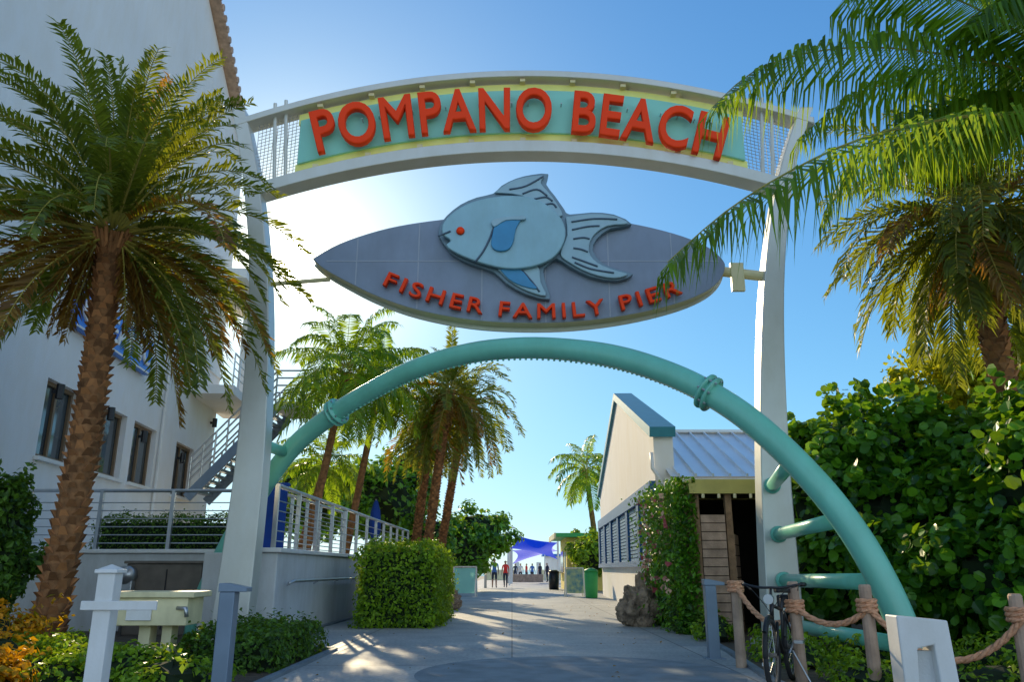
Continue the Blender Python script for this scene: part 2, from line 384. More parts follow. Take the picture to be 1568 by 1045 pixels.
def mass(name, ells, n, size, m, seed=0, core=True, aspect=.6, trunk=None, spread=.24, sprigs=0, round_=False):
    rg=np.random.default_rng(seed)
    par=empty(name, tuple(ells[0][0]))
    o0=np.array(ells[0][0])
    vol=np.array([max(r[0]*r[1],r[1]*r[2],r[0]*r[2]) for c,r in ells]); vol/=vol.sum()
    C=[];Nn=[]
    for (c,r),w in zip(ells,vol):
        k=int(n*w)
        nc=max(14,int(24*(w*len(ells))))
        cd=rg.normal(0,1,(nc,3)); cd/=np.linalg.norm(cd,axis=1)[:,None]
        cr=rg.uniform(.65,1.2,nc)
        idx=rg.integers(0,nc,k)
        loc=rg.normal(0,1,(k,3)); loc/=np.linalg.norm(loc,axis=1)[:,None]; loc*=(spread*rg.uniform(.4,1.3,k))[:,None]
        d=cd[idx]*cr[idx][:,None]*.82+loc
        p=np.array(c)+d*np.array(r)
        C.append(p); dn=loc/spread*.8+d/np.linalg.norm(d,axis=1)[:,None]*.5; dn[:,2]+=.5; Nn.append(dn)
        k2=k//4
        d=rg.normal(0,1,(k2,3)); d/=np.linalg.norm(d,axis=1)[:,None]; d*=rg.uniform(.6,.88,k2)[:,None]
        C.append(np.array(c)+d*np.array(r)); dn=d.copy(); dn[:,2]+=.5; Nn.append(dn)
        for _ in range(sprigs):
            d=rg.normal(0,1,3); d[2]=abs(d[2])+.35; d/=np.linalg.norm(d); kk=16
            tt=np.linspace(.8,1.0+rg.uniform(.15,.38),kk)[:,None]
            pp=np.array(c)+(d[None,:]*tt)*np.array(r)+rg.normal(0,size*.35,(kk,3)); C.append(pp); Nn.append(rg.normal(0,1,(kk,3))+np.array([0,0,.6]))
    C=np.concatenate(C); Nn=np.concatenate(Nn)
    keep=C[:,2]>0.02; C=C[keep]; Nn=Nn[keep]
    V,F=leaves(C-o0,Nn,size,seed,aspect,round_)
    mk('foliage',V,F,m,par)
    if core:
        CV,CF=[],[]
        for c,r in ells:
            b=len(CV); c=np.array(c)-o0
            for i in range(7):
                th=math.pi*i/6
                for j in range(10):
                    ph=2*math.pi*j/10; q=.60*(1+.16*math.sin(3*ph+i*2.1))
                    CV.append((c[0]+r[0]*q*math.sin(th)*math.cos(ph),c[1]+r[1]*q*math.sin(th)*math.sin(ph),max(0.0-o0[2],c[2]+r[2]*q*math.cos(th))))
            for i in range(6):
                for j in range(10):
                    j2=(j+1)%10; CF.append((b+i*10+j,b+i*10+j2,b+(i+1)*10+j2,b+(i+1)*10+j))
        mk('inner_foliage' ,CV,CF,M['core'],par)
    if trunk:
        tube('trunk',[Vector(trunk[0])-Vector(o0),Vector(trunk[1])-Vector(o0)],trunk[2],M['trunk'],par)
    return par
def hedge(name, lo, hi, n, size, m, seed=0, wob=.06):
    rg=np.random.default_rng(seed); lo=np.array(lo,float); hi=np.array(hi,float)
    par=empty(name,tuple((lo+hi)/2*np.array([1,1,0])))
    off=np.array(par.location)
    d=hi-lo; areas=np.array([d[0]*d[2],d[0]*d[2],d[1]*d[2],d[1]*d[2],d[0]*d[1]]); areas/=areas.sum()
    ax=[(1,0,-1),(1,1,1),(0,0,-1),(0,1,1),(2,1,1)]
    C=[];Nn=[]
    for (a,s,sg),w in zip(ax,areas):
        k=int(n*w); p=lo+rg.uniform(0,1,(k,3))*d
        base=(hi if s else lo)[a]
        o=[i for i in range(3) if i!=a]
        wv=np.sin(p[:,o[0]]*5.1+seed)*np.cos(p[:,o[1]]*4.3)*wob+np.sin(p[:,o[0]]*13+seed*2)*np.sin(p[:,o[1]]*11)*wob*.5
        p[:,a]=base-sg*np.abs(rg.normal(0,.07,k))+wv*1.2+sg*rg.exponential(.035,k)
        ctr=(lo+hi)/2
        top=np.clip((p[:,2]-(hi[2]-.25))/.25,0,1)**2
        p[:,0]+=(ctr[0]-p[:,0])*top*.12; p[:,1]+=(ctr[1]-p[:,1])*top*.05
        C.append(p); q=np.zeros((k,3)); q[:,a]=sg; q[:,2]+=.4; Nn.append(q)
    C=np.concatenate(C)-off; Nn=np.concatenate(Nn)
    V,F=leaves(C,Nn,size,seed)
    mk('foliage',V,F,m,par)
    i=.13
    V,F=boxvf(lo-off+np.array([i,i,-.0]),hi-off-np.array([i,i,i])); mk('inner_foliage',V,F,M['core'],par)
    return par

# ------------------------------------------------------------------ ground
mk('ground',[(-900,-60,0),(900,-60,0),(900,1500,0),(-900,1500,0)],[(0,1,2,3)],M['sand'])
mk('sea_water',[(-900,140,.02),(900,140,.02),(900,1490,.02),(-900,1490,.02)],[(0,1,2,3)],M['sea'])
mk('planting_bed',[(-14,2,.004),(14,2,.004),(14,20,.004),(-14,20,.004)],[(0,1,2,3)],M['soil'])
pl=[(-2.6,-5),(-2.6,12.3),(-4.0,13.4),(-3.6,30),(-3.4,60),(-3.6,100)]
pr=[(2.6,-5),(2.75,9),(3.1,12),(3.35,15),(3.6,20),(4.2,40),(5.0,60),(6,100)]
mk('concrete_path',[(x,y,.008) for x,y in pl]+[(x,y,.008) for x,y in reversed(pr)],[tuple(range(len(pl)+len(pr)))],M['concrete'])
mlt=Multi()
for line in (pl,pr):
    for a,b in zip(line[:-1],line[1:]):
        if b[1]>31: break
        mlt.beam((a[0],a[1],.02),(b[0],b[1],.02),.09,.05)
mlt.make('path_edging',M['concrete_dark'])
cc=(0.75,9.6); ring=[(cc[0]+1.85*math.cos(a),cc[1]+1.85*math.sin(a),.012) for a in np.linspace(0,2*math.pi,64,endpoint=False)]
mk('paving_medallion',ring,[tuple(range(64))],M['concrete_dark'])
rg=np.random.default_rng(77); n=160
C=np.stack([rg.uniform(-3.2,3.3,n),rg.uniform(8,30,n),np.full(n,.022)],1)
V,F=leaves(C,np.tile(np.array([0,0,3.0]),(n,1)),.06,9,.5); mk('fallen_leaves',V,F,M['bronze_leaf'])

# ------------------------------------------------------------------ ENTRANCE ARCH
arch=empty('entrance_arch',(0,13,0)); AO=Vector((0,13,0))
def A(p): return Vector(p)-AO
def post(name, prof):
    V=[];F=[]
    xs=catmull([Vector((p[0],p[2],p[1])) for p in prof],6)
    for q in xs:
        w=q.y/2; dp=.19
        V+=[(q.x-w,-dp,q.z),(q.x+w,-dp,q.z),(q.x+w,dp,q.z),(q.x-w,dp,q.z)]
    for i in range(len(xs)-1):
        for k in range(4):
            k2=(k+1)%4; F.append((i*4+k,i*4+k2,i*4+4+k2,i*4+4+k))
    F.append((3,2,1,0)); n=len(xs)-1; F.append((n*4,n*4+1,n*4+2,n*4+3))
    bevel(mk(name,V,F,M['steel_paint'],arch),.02,2)
post('left_post',[(-4.38,0,.58),(-4.28,2.9,.47),(-4.40,5.8,.34),(-4.75,8.0,.28),(-5.12,9.45,.24)])
post('right_post',[(4.22,0,.58),(4.30,2.9,.47),(4.55,5.8,.36),(4.98,8.0,.28),(5.50,9.45,.24)])
box('left_base_plate',A((-4.8,12.65,0)),A((-3.95,13.35,.1)),M['steel_paint'],arch,.01)
box('right_base_plate',A((3.8,12.65,0)),A((4.65,13.35,.1)),M['steel_paint'],arch,.01)
XC=.30
def zt(x): return 10.23-.036*(x-XC)**2
def band(name, x0,x1,dz0,dz1,y0,y1,m,n=48):
    V=[];F=[]
    for i in range(n+1):
        x=x0+(x1-x0)*i/n; z=zt(x)
        V+=[(x,y0,z-dz1),(x,y0,z-dz0),(x,y1,z-dz0),(x,y1,z-dz1)]
    for i in range(n):
        for k in range(4):
            k2=(k+1)%4; F.append((i*4+k,i*4+k2,i*4+4+k2,i*4+4+k))
    F.append((0,1,2,3)); F.append((n*4+3,n*4+2,n*4+1,n*4))
    return mk(name,V,F,m,arch)
bevel(band('top_beam',-5.15,5.6,0,.13,-.2,.2,M['steel_paint']),.012)
band('upper_lime_strip',-4.0,4.35,.19,.40,-.02,.04,M['lime_paint'])
band('name_panel',-3.95,4.3,.36,1.26,-.08,-.03,M['aqua_panel'])
band('lower_lime_strip',-4.0,4.35,1.24,1.42,-.02,.04,M['lime_paint'])
bevel(band('lower_beam',-4.65,5.0,1.49,1.72,-.2,.2,M['steel_paint']),.012)
m_=Multi()
for x in np.linspace(-3.9,4.25,9): m_.box((x-.03,.05,zt(x)-1.5),(x+.03,.15,zt(x)-.12))
for x in (-4.35,-4.15,4.6,4.78): m_.tube([(x,-.05,zt(x)-1.5),(x-.12*(1 if x<0 else -1),-.05,zt(x)+(.15))],.035,8)
m_.make('struts',M['steel_paint'],arch)
m_=Multi()
for xa,xb in ((-4.75,-3.9),(4.25,5.2)):
    for x in np.arange(xa,xb,.07): m_.tube([(x,.02,zt(x)-1.5),(x,.02,zt(x)-.13)],.006,4)
    for dz in np.arange(.18,1.48,.07): m_.tube([(xa,.02,zt(xa)-dz),(xb,.02,zt(xb)-dz)],.006,4)
m_.make('wire_mesh',M['metal'],arch)
m_=Multi()
for x in np.linspace(-3.6,4.0,9):
    m_.box((x-.05,-.14,zt(x)-.20),(x+.05,.0,zt(x)-.135)); m_.box((x-.05,-.14,zt(x)-1.485),(x+.05,.0,zt(x)-1.40))
m_.make('clips',M['rim'],arch)
def bend_text(name, body, Y, pl_,pc_,pr_, height, ext, m, parent, off, space, bev):
    A_,B_,C_=parab(pl_,pc_,pr_)
    me=text_mesh(body,space,.5*ext,bev)
    def fn(s,t,z):
        x=pl_.x+(pr_.x-pl_.x)*s; zz=A_*x*x+B_*x+C_; mm=2*A_*x+B_
        nl=math.sqrt(1+mm*mm)
        return Vector((x-mm/nl*t*height, Y-z, zz+t*height/nl))-off
    return map_text(name,me,fn,m,parent)
bend_text('pompano_beach_letters','POMPANO BEACH',12.74,P(488,237,12.74),P(797,201,12.74),P(1102,246,12.74),.90,.10,M['red_letter'],arch,AO,1.10,.022)
m_=Multi()
for x in np.linspace(-3.4,3.7,24):
    m_.tube([(x,-.2,zt(x)-.7),(x,-.06,zt(x)-.7)],.012,6)
m_.make('letter_standoffs',M['metal'],arch)

# ------------------------------------------------------------------ FISH SIGN
fs=empty('fish_pier_sign',(0,12.9,0)); FO=Vector((0,12.9,0))
ol=[(478,396),(520,373),(580,353),(640,341),(720,332),(800,329),(880,332),(960,341),(1030,357),(1080,376),(1106,397),(1110,412),(1100,432),(1075,450),(1030,467),(960,483),(880,493),(800,495),(720,490),(640,475),(580,455),(530,431),(495,411)]
pts=catmull([P(u,v,12.75)-FO for u,v in ol+[ol[0]]],4)[:-1]
extr('board',pts,(0,.28,0),M['board_grey'],fs,.012,M['rim'])
back=[Vector((p.x*1.0,p.y+.28,p.z)) for p in pts]
cx=sum(p.x for p in back)/len(back); cz=sum(p.z for p in back)/len(back)
extr('rim_band',[Vector((cx+(p.x-cx)*1.012,p.y+.003,cz+(p.z-cz)*1.05-.02)) for p in back],(0,.06,0),M['steel_paint'],fs,.01)
m_=Multi()
def inside_z(x):
    zs=[]
    for i in range(len(pts)):
        a,b=pts[i],pts[(i+1)%len(pts)]
        if (a.x-x)*(b.x-x)<0: zs.append(a.z+(b.z-a.z)*(x-a.x)/(b.x-a.x))
    return (min(zs),max(zs)) if len(zs)>=2 else None
yb=pts[0].y
for u in (545,640,738,835,932,1030):
    x=P(u,420,12.75).x; q=inside_z(x)
    if q: m_.box((x-.010,yb-.004,q[0]+.02),(x+.010,yb+.0,q[1]-.02))
zz=P(800,400,12.75).z
m_.box((P(500,402,12.75).x,yb-.006,zz-.010),(P(1100,402,12.75).x,yb,zz+.010))
m_.make('seams',M['seam'],fs)
def fpoly(name, uv, Y, d, m, bev=.015, smooth=3):
    p=[P(u,v,Y)-FO for u,v in uv]
    if smooth: p=catmull(p+[p[0]],smooth)[:-1]
    return extr(name,p,(0,d,0),m,fs,bev)
fpoly('fish_backing',[(671,360),(673,346),(684,330),(705,313),(730,302),(755,296),(768,284),(790,273),(815,267),(840,266),(836,281),(850,300),(864,320),(872,328),(905,325),(940,328),(968,343),(935,350),(914,366),(908,384),(922,402),(945,412),(970,420),(945,430),(905,424),(872,408),(852,396),(838,406),(832,416),(838,440),(842,459),(806,451),(775,434),(755,416),(720,404),(690,388)],12.62,.125,M['fish_back'],.015,2)
fpoly('dorsal_fin',[(757,295),(772,283),(795,273),(832,268),(828,280),(845,300),(862,330),(835,325),(800,300)],12.56,.05,M['fish_fin'])
fpoly('tail_fin',[(866,332),(905,327),(940,330),(962,342),(930,346),(908,362),(902,385),(915,402),(940,413),(962,420),(940,426),(905,419),(872,402),(858,388),(868,360)],12.56,.05,M['fish_fin'])
fpoly('pelvic_fin',[(762,412),(800,408),(824,408),(828,432),(836,453),(806,445),(780,430)],12.56,.05,M['fish_fin'])
fpoly('fish_body',[(678,360),(677,345),(690,328),(715,312),(745,303),(780,299),(812,302),(840,315),(860,335),(866,360),(856,385),(838,400),(810,409),(775,411),(735,402),(700,388),(683,376),(690,368)],12.46,.09,M['fish_body'],.045)
fpoly('pectoral_fin',[(757,345),(775,336),(797,334),(790,350),(786,370),(778,382),(762,384),(752,374)],12.41,.045,M['fish_blue'],.012)
fpoly('pectoral_edge',[(752,340),(760,334),(800,330),(803,336),(775,337),(757,347)],12.39,.06,M['fish_fin'],.008)
fpoly('pelvic_blue',[(766,413),(795,412),(812,430),(822,442),(800,438),(780,428)],12.53,.03,M['fish_blue'],.008)
def fline(name,uv,r,Y=12.45,m='fish_line'):
    tube(name,catmull([P(u,v,Y)-FO for u,v in uv],4),r,M[m],fs,8)
fline('gill',[(757,345),(750,365),(740,385),(727,402)],.018)
fline('mouth',[(671,362),(680,358),(690,354)],.016)
for i,uvs in enumerate([[(780,290),(805,285),(832,270)],[(800,297),(822,290),(838,300)],[(818,305),(836,302),(846,308)],[(832,314),(846,312),(852,318)],
    [(875,340),(910,335),(945,336)],[(876,352),(900,347),(918,346)],[(878,366),(893,364),(903,366)],[(878,380),(890,382),(900,386)],[(876,394),(893,400),(915,408)],[(880,402),(905,412),(940,418)],[(800,415),(815,432),(826,447)]]):
    fline('fin_ray_%d'%(i+1),uvs,.017,12.555)
c=P(705,354,12.45)-FO
tube('eye',[c,c+Vector((0,-.05,0))],[.075,.06],M['red_letter'],fs,20)
bend_text('fisher_family_pier_letters','FISHER FAMILY PIER',12.64,P(586,438,12.64),P(820,489,12.64),P(1045,450,12.64),.27,.10,M['red_letter'],fs,FO,1.25,.012)
m_=Multi()
m_.tube([P(1105,416,13)-FO,Vector((4.5,.1,P(1180,424,13).z))],.09,12); m_.tube([P(505,428,13)-FO,Vector((-4.35,.1,P(420,436,13).z))],.04,12)
m_.box(P(1122,445,12.9)-FO,P(1136,405,12.98)-FO)
m_.make('brackets',M['rim'],fs)

# ------------------------------------------------------------------ AQUA TUBE ARCH
ta=empty('tubular_arch',(0,12,0)); TO=Vector((0,12,0))
def T(u,v):
    r=ray(u,v); t=11.58/(r.y+.6*r.x); return Vector((r.x*t,r.y*t,CH+r.z*t))-TO
tl=[(292,985),(312,915),(352,830),(400,752),(452,682),(515,632),(578,594),(640,564),(720,541),(805,533),(890,538),(960,551),(1030,575),(1085,602),(1143,640),(1203,692),(1262,755),(1312,822),(1352,892),(1382,960),(1404,1035),(1412,1075)]
tp=catmull([T(u,v) for u,v in tl],5)
e0=tp[0].copy(); e0.z=0; e1=tp[-1].copy(); e1.z=0
tp=[e0]+tp+[e1]
tube('main_tube',tp,.165,M['aqua_tube'],ta,24)
def near(u,v):
    q=T(u,v); return min(range(1,len(tp)-1),key=lambda k:(tp[k]-q).length)
for j,(u,v) in enumerate([(519,630),(1083,602)]):
    i=near(u,v); d=(tp[i+1]-tp[i-1]).normalized(); c=tp[i]
    for s in (-.045,.045):
        tube('flange_%d'%(2*j+(s>0)+1),[c+d*(s-.015),c+d*(s+.015)],.245,M['aqua_tube'],ta,24)
    m_=Multi()
    ref=d.cross(Vector((0,0,1))).normalized(); r2=d.cross(ref)
    for k in range(8):
        a=k*math.pi/4; o=(ref*math.cos(a)+r2*math.sin(a))*.205
        m_.tube([c+o-d*.09,c+o+d*.09],.018,6)
    m_.make('bolts_%d'%(j+1),M['metal'],ta)
m_=Multi()
for i in range(len(tp)//4,len(tp)*3//4,1):
    for s in (0,.5):
        c=tp[i].lerp(tp[i+1],s); m_.tube([c+Vector((0,0,-.15)),c+Vector((0,0,-.19))],.02,6)
m_.make('studs',M['aqua_tube'],ta)
def rung(name,zr,side):
    if side>0:
        cand=[p for p in tp if p.x>0]; q=min(cand,key=lambda p:abs(p.z-zr)); s=Vector((4.25,1.0,zr))
    else:
        cand=[p for p in tp if p.x<0]; q=min(cand,key=lambda p:abs(p.z-zr)); s=Vector((-4.3,1.0,zr))
    tube(name,[s,q],.095,M['aqua_tube'],ta,16)
    d=(q-s).normalized(); tube(name+'_collar',[s+d*.2,s+d*.26],.13,M['aqua_tube'],ta,16)
for i,z in enumerate((.33,.98,1.68,2.45)): rung('rung_%d'%(i+1),z,1)
rung('rung_5',3.2,-1); rung('rung_6',.35,-1)

# ------------------------------------------------------------------ LEFT WHITE BUILDING
bl=empty('white_restaurant_building',(-10,17,0)); BO=Vector((-10,17,0))
fd=Vector((-.096,1,0)).normalized(); fn_=Vector((fd.y,-fd.x,0))
def FZ(u,v):
    r=ray(u,v); o=Vector((0,0,CH)); t=(BO-o).dot(fn_)/r.dot(fn_); p=o+r*t
    return (p-BO).dot(fd), p.z
def FW(s,z,o=0.0): return fd*s+fn_*o+Vector((0,0,z))
S0=-10; S1=FZ(367,300)[0]
ops=[]
for (ul,ur,vt,vb) in [(62,116,568,705),(142,194,618,735),(206,242,655,745),(274,302,680,745)]:
    um=(ul+ur)/2
    s_a,_=FZ(ul,650); s_b,_=FZ(ur,650); _,z_t=FZ(um,vt+6); _,z_b=FZ(um,vb)
    ops.append((s_a,s_b,z_b,z_t))
zt_m=sum(o[3] for o in ops)/4; zb_m=sum(o[2] for o in ops[:3])/3
ops=[(a,b,zb_m,zt_m) for a,b,_,_ in ops]
for (ul,ur,vt,vb) in [(212,246,440,498)]:
    s_a,_=FZ(ul,460); s_b,_=FZ(ur,460); _,z_t=FZ(228,vt); _,z_b=FZ(228,vb); ops.append((s_a,s_b,z_b,z_t))
ops=[(round(a,4),round(b,4),round(c_,4),round(d_,4)) for a,b,c_,d_ in ops]
ss=sorted(set([S0,S1]+[x for o in ops for x in o[:2]]))
zs_=sorted(set([0.0,15.0]+[x for o in ops for x in o[2:]]))
V=[];F=[]
def q4(a,b,c_,d_):
    i=len(V); V.extend([a,b,c_,d_]); F.append((i,i+1,i+2,i+3))
for a,b in zip(ss[:-1],ss[1:]):
    for z0,z1 in zip(zs_[:-1],zs_[1:]):
        cs,cz_=(a+b)/2,(z0+z1)/2
        if any(o[0]<cs<o[1] and o[2]<cz_<o[3] for o in ops): continue
        q4(FW(a,z0),FW(a,z1),FW(b,z1),FW(b,z0))
_,zta=FZ(320,0); sta=FZ(320,0)[0]; stb,ztb=FZ(370,238)
sl=(ztb-zta)/(stb-sta)
zl=zta+sl*(S0-sta); zr=zta+sl*(S1-sta)
q4(FW(S0,15),FW(S0,zl),FW(S1,zr),FW(S1,15))
D=-.3
for a,b,c_,d_ in ops:
    q4(FW(a,c_),FW(a,d_),FW(a,d_,D),FW(a,c_,D)); q4(FW(b,d_),FW(b,c_),FW(b,c_,D),FW(b,d_,D))
    q4(FW(a,d_),FW(b,d_),FW(b,d_,D),FW(a,d_,D)); q4(FW(b,c_),FW(a,c_),FW(a,c_,D),FW(b,c_,D))
q4(FW(S1,0),FW(S1,zr),FW(S1,zr,-9),FW(S1,0,-9)); q4(FW(S0,0,-9),FW(S0,zl,-9),FW(S0,zl),FW(S0,0))
q4(FW(S0,zl),FW(S0,zl,-9),FW(S1,zr,-9),FW(S1,zr)); q4(FW(S1,0,-9),FW(S1,zr,-9),FW(S0,zl,-9),FW(S0,0,-9))
mk('walls',V,F,M['stucco'],bl)
mg=Multi(); mf=Multi()
for a,b,c_,d_ in ops:
    i=len(mg.V); mg.V+=[FW(a,c_,D+.08),FW(a,d_,D+.08),FW(b,d_,D+.08),FW(b,c_,D+.08)]; mg.F.append((i,i+1,i+2,i+3))
    for s in (a+.05,(a+b)/2,b-.05): mf.beam(FW(s,c_,D+.12),FW(s,d_,D+.12),.09,.06,up=fn_)
    for z in (c_+.04,d_-.04,): mf.beam(FW(a,z,D+.125),FW(b,z,D+.125),.06,.09,up=Vector((0,0,1)))
mg.make('window_glass',M['glass'],bl); mf.make('window_frames',M['frame'],bl)
ms=Multi()
for a,b,c_,d_ in ops[:4]: ms.beam(FW(a-.08,c_-.05,.04),FW(b+.08,c_-.05,.04),.14,.08)
ms.make('window_sills',M['white_paint'],bl)
me_=Multi(); me_.beam(FW(S0,zl+.08,.12),FW(S1+.2,zr+.08,.12),.5,.14)
for k in range(60):
    f=k/60; s=S0+(S1-S0)*f; z=zl+(zr-zl)*f
    me_.tube([FW(s,z+.2,.42),FW(s,z+.26,-.4)],.13,6)
me_.make('roof_tiles',M['wood_pale'],bl)
me_=Multi(); me_.beam(FW(S0,8.2,.03),FW(S1,8.2,.03),.07,.18)
me_.make('string_course',M['white_paint'],bl)
me_=Multi()
for u in (252,):
    s,_=FZ(u,600); me_.tube([FW(s,1.5,.08),FW(s,13,.08)],.05,8)
for u in (60,130,200,262):
    s,z=FZ(u,330); me_.beam(FW(s-.25,z,.02),FW(s+.25,z,.02),.05,.3)
me_.make('pipe_and_vents',M['white_paint'],bl)
sa,_=FZ(104,485); sb,_=FZ(221,545)
zlo=FZ(212,572)[1]; zhi=FZ(219,520)[1]
sgn=Multi(); sgn.beam(FW(sa,(zlo+zhi)/2,.14),FW(sb,(zlo+zhi)/2,.14),.16,(zhi-zlo))
sgn.make('sign_box',M['sign_blue'],bl)
sgn=Multi()
for z in (zlo+.03,zhi-.03): sgn.beam(FW(sa,z,.225),FW(sb,z,.225),.012,.05)
sgn.make('sign_border',M['white_paint'],bl)
me=text_mesh('OCEANIC',1.05,.02,.015)
map_text('sign_letters',me,lambda s,t,z: FW(sa+.15+(sb-sa-.3)*s, zlo+.19*(zhi-zlo)+t*(zhi-zlo)*.62, .245+z),M['white_paint'],bl)
ml=Multi()
for u,v in [(80,600),(160,634),(212,669),(272,702),(322,648)]:
    s,z=FZ(u,v); ml.tube([FW(s,z-.16,.16),FW(s,z+.16,.16)],.085,10); ml.beam(FW(s,z,.0),FW(s,z,.12),.06,.08)
ml.make('wall_lamps',M['black'],bl)
mb=Multi(); s_,z_=FZ(330,625)
mb.beam(FW(S1-3.5,z_,.7),FW(S1+1.2,z_,.7),1.5,.3); mb.beam(FW(S1+.3,z_+.1,.9),FW(S1+.3,zr-3,.9),.5,.5); 
mb.beam(FW(S1-3.5,z_+4.2,.7),FW(S1+1.2,z_+4.2,.7),1.6,.35)
mb.make('balcony',M['stucco'],bl)
mr=Multi()
for h in (.35,.6,.85,1.1): mr.tube([FW(S1-3.5,z_+.15+h,1.4),FW(S1+1.2,z_+.15+h,1.4)],.02 if h<1 else .035,6)
for k in range(7): mr.tube([FW(S1-3.5+k*.78,z_+.15,1.4),FW(S1-3.5+k*.78,z_+1.25,1.4)],.025,6)
mr.make('balcony_railing',M['metal'],bl)

# outside staircase
sc_=empty('outdoor_staircase',(-9,27,0)); SO=Vector((-9,27,0))
a=P(292,752,25.5); b=P(425,618,25.5)
m_=Multi(); n=16
for i in range(n):
    f=i/n; x=a.x+(b.x-a.x)*f; z=a.z+(b.z-a.z)*f
    m_.box(Vector((x,25.3,z-.06))-SO,Vector((x+(b.x-a.x)/n+.05,26.9,z+.02))-SO)
m_.beam(a-SO+Vector((0,-.25,-.25)),b-SO+Vector((0,-.25,-.25)),.08,.3); m_.beam(a-SO+Vector((0,1.4,-.25)),b-SO+Vector((0,1.4,-.25)),.08,.3)
m_.make('steps',M['grey_bollard'],sc_)
m_=Multi()
for yo in (-.25,1.4):
    for h in (.3,.55,.8,1.05): m_.tube([a-SO+Vector((0,yo,h)),b-SO+Vector((0,yo,h))],.03,6)
    for i in range(8):
        q=a.lerp(b,i/7)-SO+Vector((0,yo,0)); m_.tube([q,q+Vector((0,0,1.05))],.03,6)
for h in (.3,.55,.8,1.05): m_.tube([b-SO+Vector((0,-.25,h)),b-SO+Vector((.9,-.25,h))],.03,6)
m_.tube([b-SO+Vector((.9,-.25,0)),b-SO+Vector((.9,-.25,1.05))],.03,6)
m_.make('railing',M['metal'],sc_)
m_=Multi(); m_.box(b-SO+Vector((0,-.3,-.25)),b-SO+Vector((.95,1.5,0)))
m_.box(b-SO+Vector((-.75,.4,-b.z)),b-SO+Vector((-.5,.65,-.3)))
m_.make('landing',M['concrete_wall'],sc_)

# ------------------------------------------------------------------ TERRACE + RAMP
tr=empty('raised_terrace',(-8,17,0)); RO=Vector((-8,17,0))
TZ=1.45
bevel(mk('terrace_wall',*boxvf(Vector((-16,16,0))-RO,Vector((-5.2,24.8,TZ))-RO),M['concrete_wall'],tr),.02)
bevel(mk('ramp_wall',*boxvf(Vector((-5.197,13.7,0))-RO,Vector((-3.95,31,TZ-.03))-RO),M['concrete_wall'],tr),.02)
bevel(mk('ramp_coping',*boxvf(Vector((-4.25,13.62,TZ-.027))-RO,Vector((-3.88,31,TZ+.05))-RO),M['white_paint'],tr),.015)
bevel(mk('terrace_coping',*boxvf(Vector((-16,15.92,TZ+.003))-RO,Vector((-5.3,16.3,TZ+.08))-RO),M['white_paint'],tr),.015)
def railing(name, a, b, n, h=1.08, bars=6, topr=.035):
    a=Vector(a); b=Vector(b); par=empty(name,a)
    m_=Multi(); d=b-a
    for i in range(n+1):
        q=d*(i/n); m_.beam(q,q+Vector((0,0,h)),.07,.07,up=d.normalized())
    m_.tube([Vector((0,0,h)),d+Vector((0,0,h))],topr,8)
    m_.make('posts',M['metal'],par)
    m2=Multi()
    for k in range(bars):
        z=.12+(h-.2)*k/bars; m2.tube([Vector((0,0,z)),d+Vector((0,0,z))],.011,5)
    m2.make('cables',M['metal'],par); return par
railing('cable_railing',(-15.5,16.1,TZ+.08),(-5.4,16.1,TZ+.08),7,1.15)
railing('ramp_railing',(-4.07,13.8,TZ+.05),(-3.97,30.8,TZ+.05),12,1.05,5,.04)
railing('ramp_railing',(-5.3,16.4,TZ+.08),(-5.2,24.6,TZ+.08),6,1.3,5,.04)
par=empty('wall_handrail',(-3.8,14,0))
tube('rail',[(0,0,.92),(.0,.3,.95),(0,12,.95)],.028,M['metal'],par,8)
m_=Multi()
for k in range(7): m_.tube([(0,.4+k*1.9,.95),(-.15,.4+k*1.9,.88)],.015,6)
m_.make('brackets',M['metal'],par)
hedge('terrace_hedge',(-8.6,16.5,TZ),(-5.7,17.3,TZ+.75),5000,.07,M['dark_leaf'],3)

def umbrella(name,p,h):
    par=empty(name,p)
    tube('pole',[(0,0,0),(0,0,h)],.03,M['metal'],par,8)
    V=[];F=[]; n=16
    prof=[(.10,.35),(.2,.45),(.2,.6),(.16,.8),(.07,.95),(.01,1.0)]
    for r,z in prof:
        for k in range(n):
            rr=r*(1 if k%2 else .65); V.append((rr*math.cos(2*math.pi*k/n),rr*math.sin(2*math.pi*k/n),z*h))
    for i in range(len(prof)-1):
        for k in range(n): F.append((i*n+k,i*n+(k+1)%n,(i+1)*n+(k+1)%n,(i+1)*n+k))
    mk('canopy',V,F,M['umbrella'],par,True)
    tube('base',[(0,0,0),(0,0,.08)],.28,M['grey_bollard'],par,16)
q=P(617,765,27); umbrella('folded_umbrella',(-4.6,27,TZ),q.z-TZ)
q=P(418,790,15.2); bp_=empty('blue_banner',(q.x,15.2,TZ-.03))
box('banner',(-.24,-.05,.0),(.24,.05,1.25),M['umbrella'],bp_,.03); box('top_rail',(-.27,-.06,1.253),(.27,.06,1.32),M['umbrella'],bp_,.01)

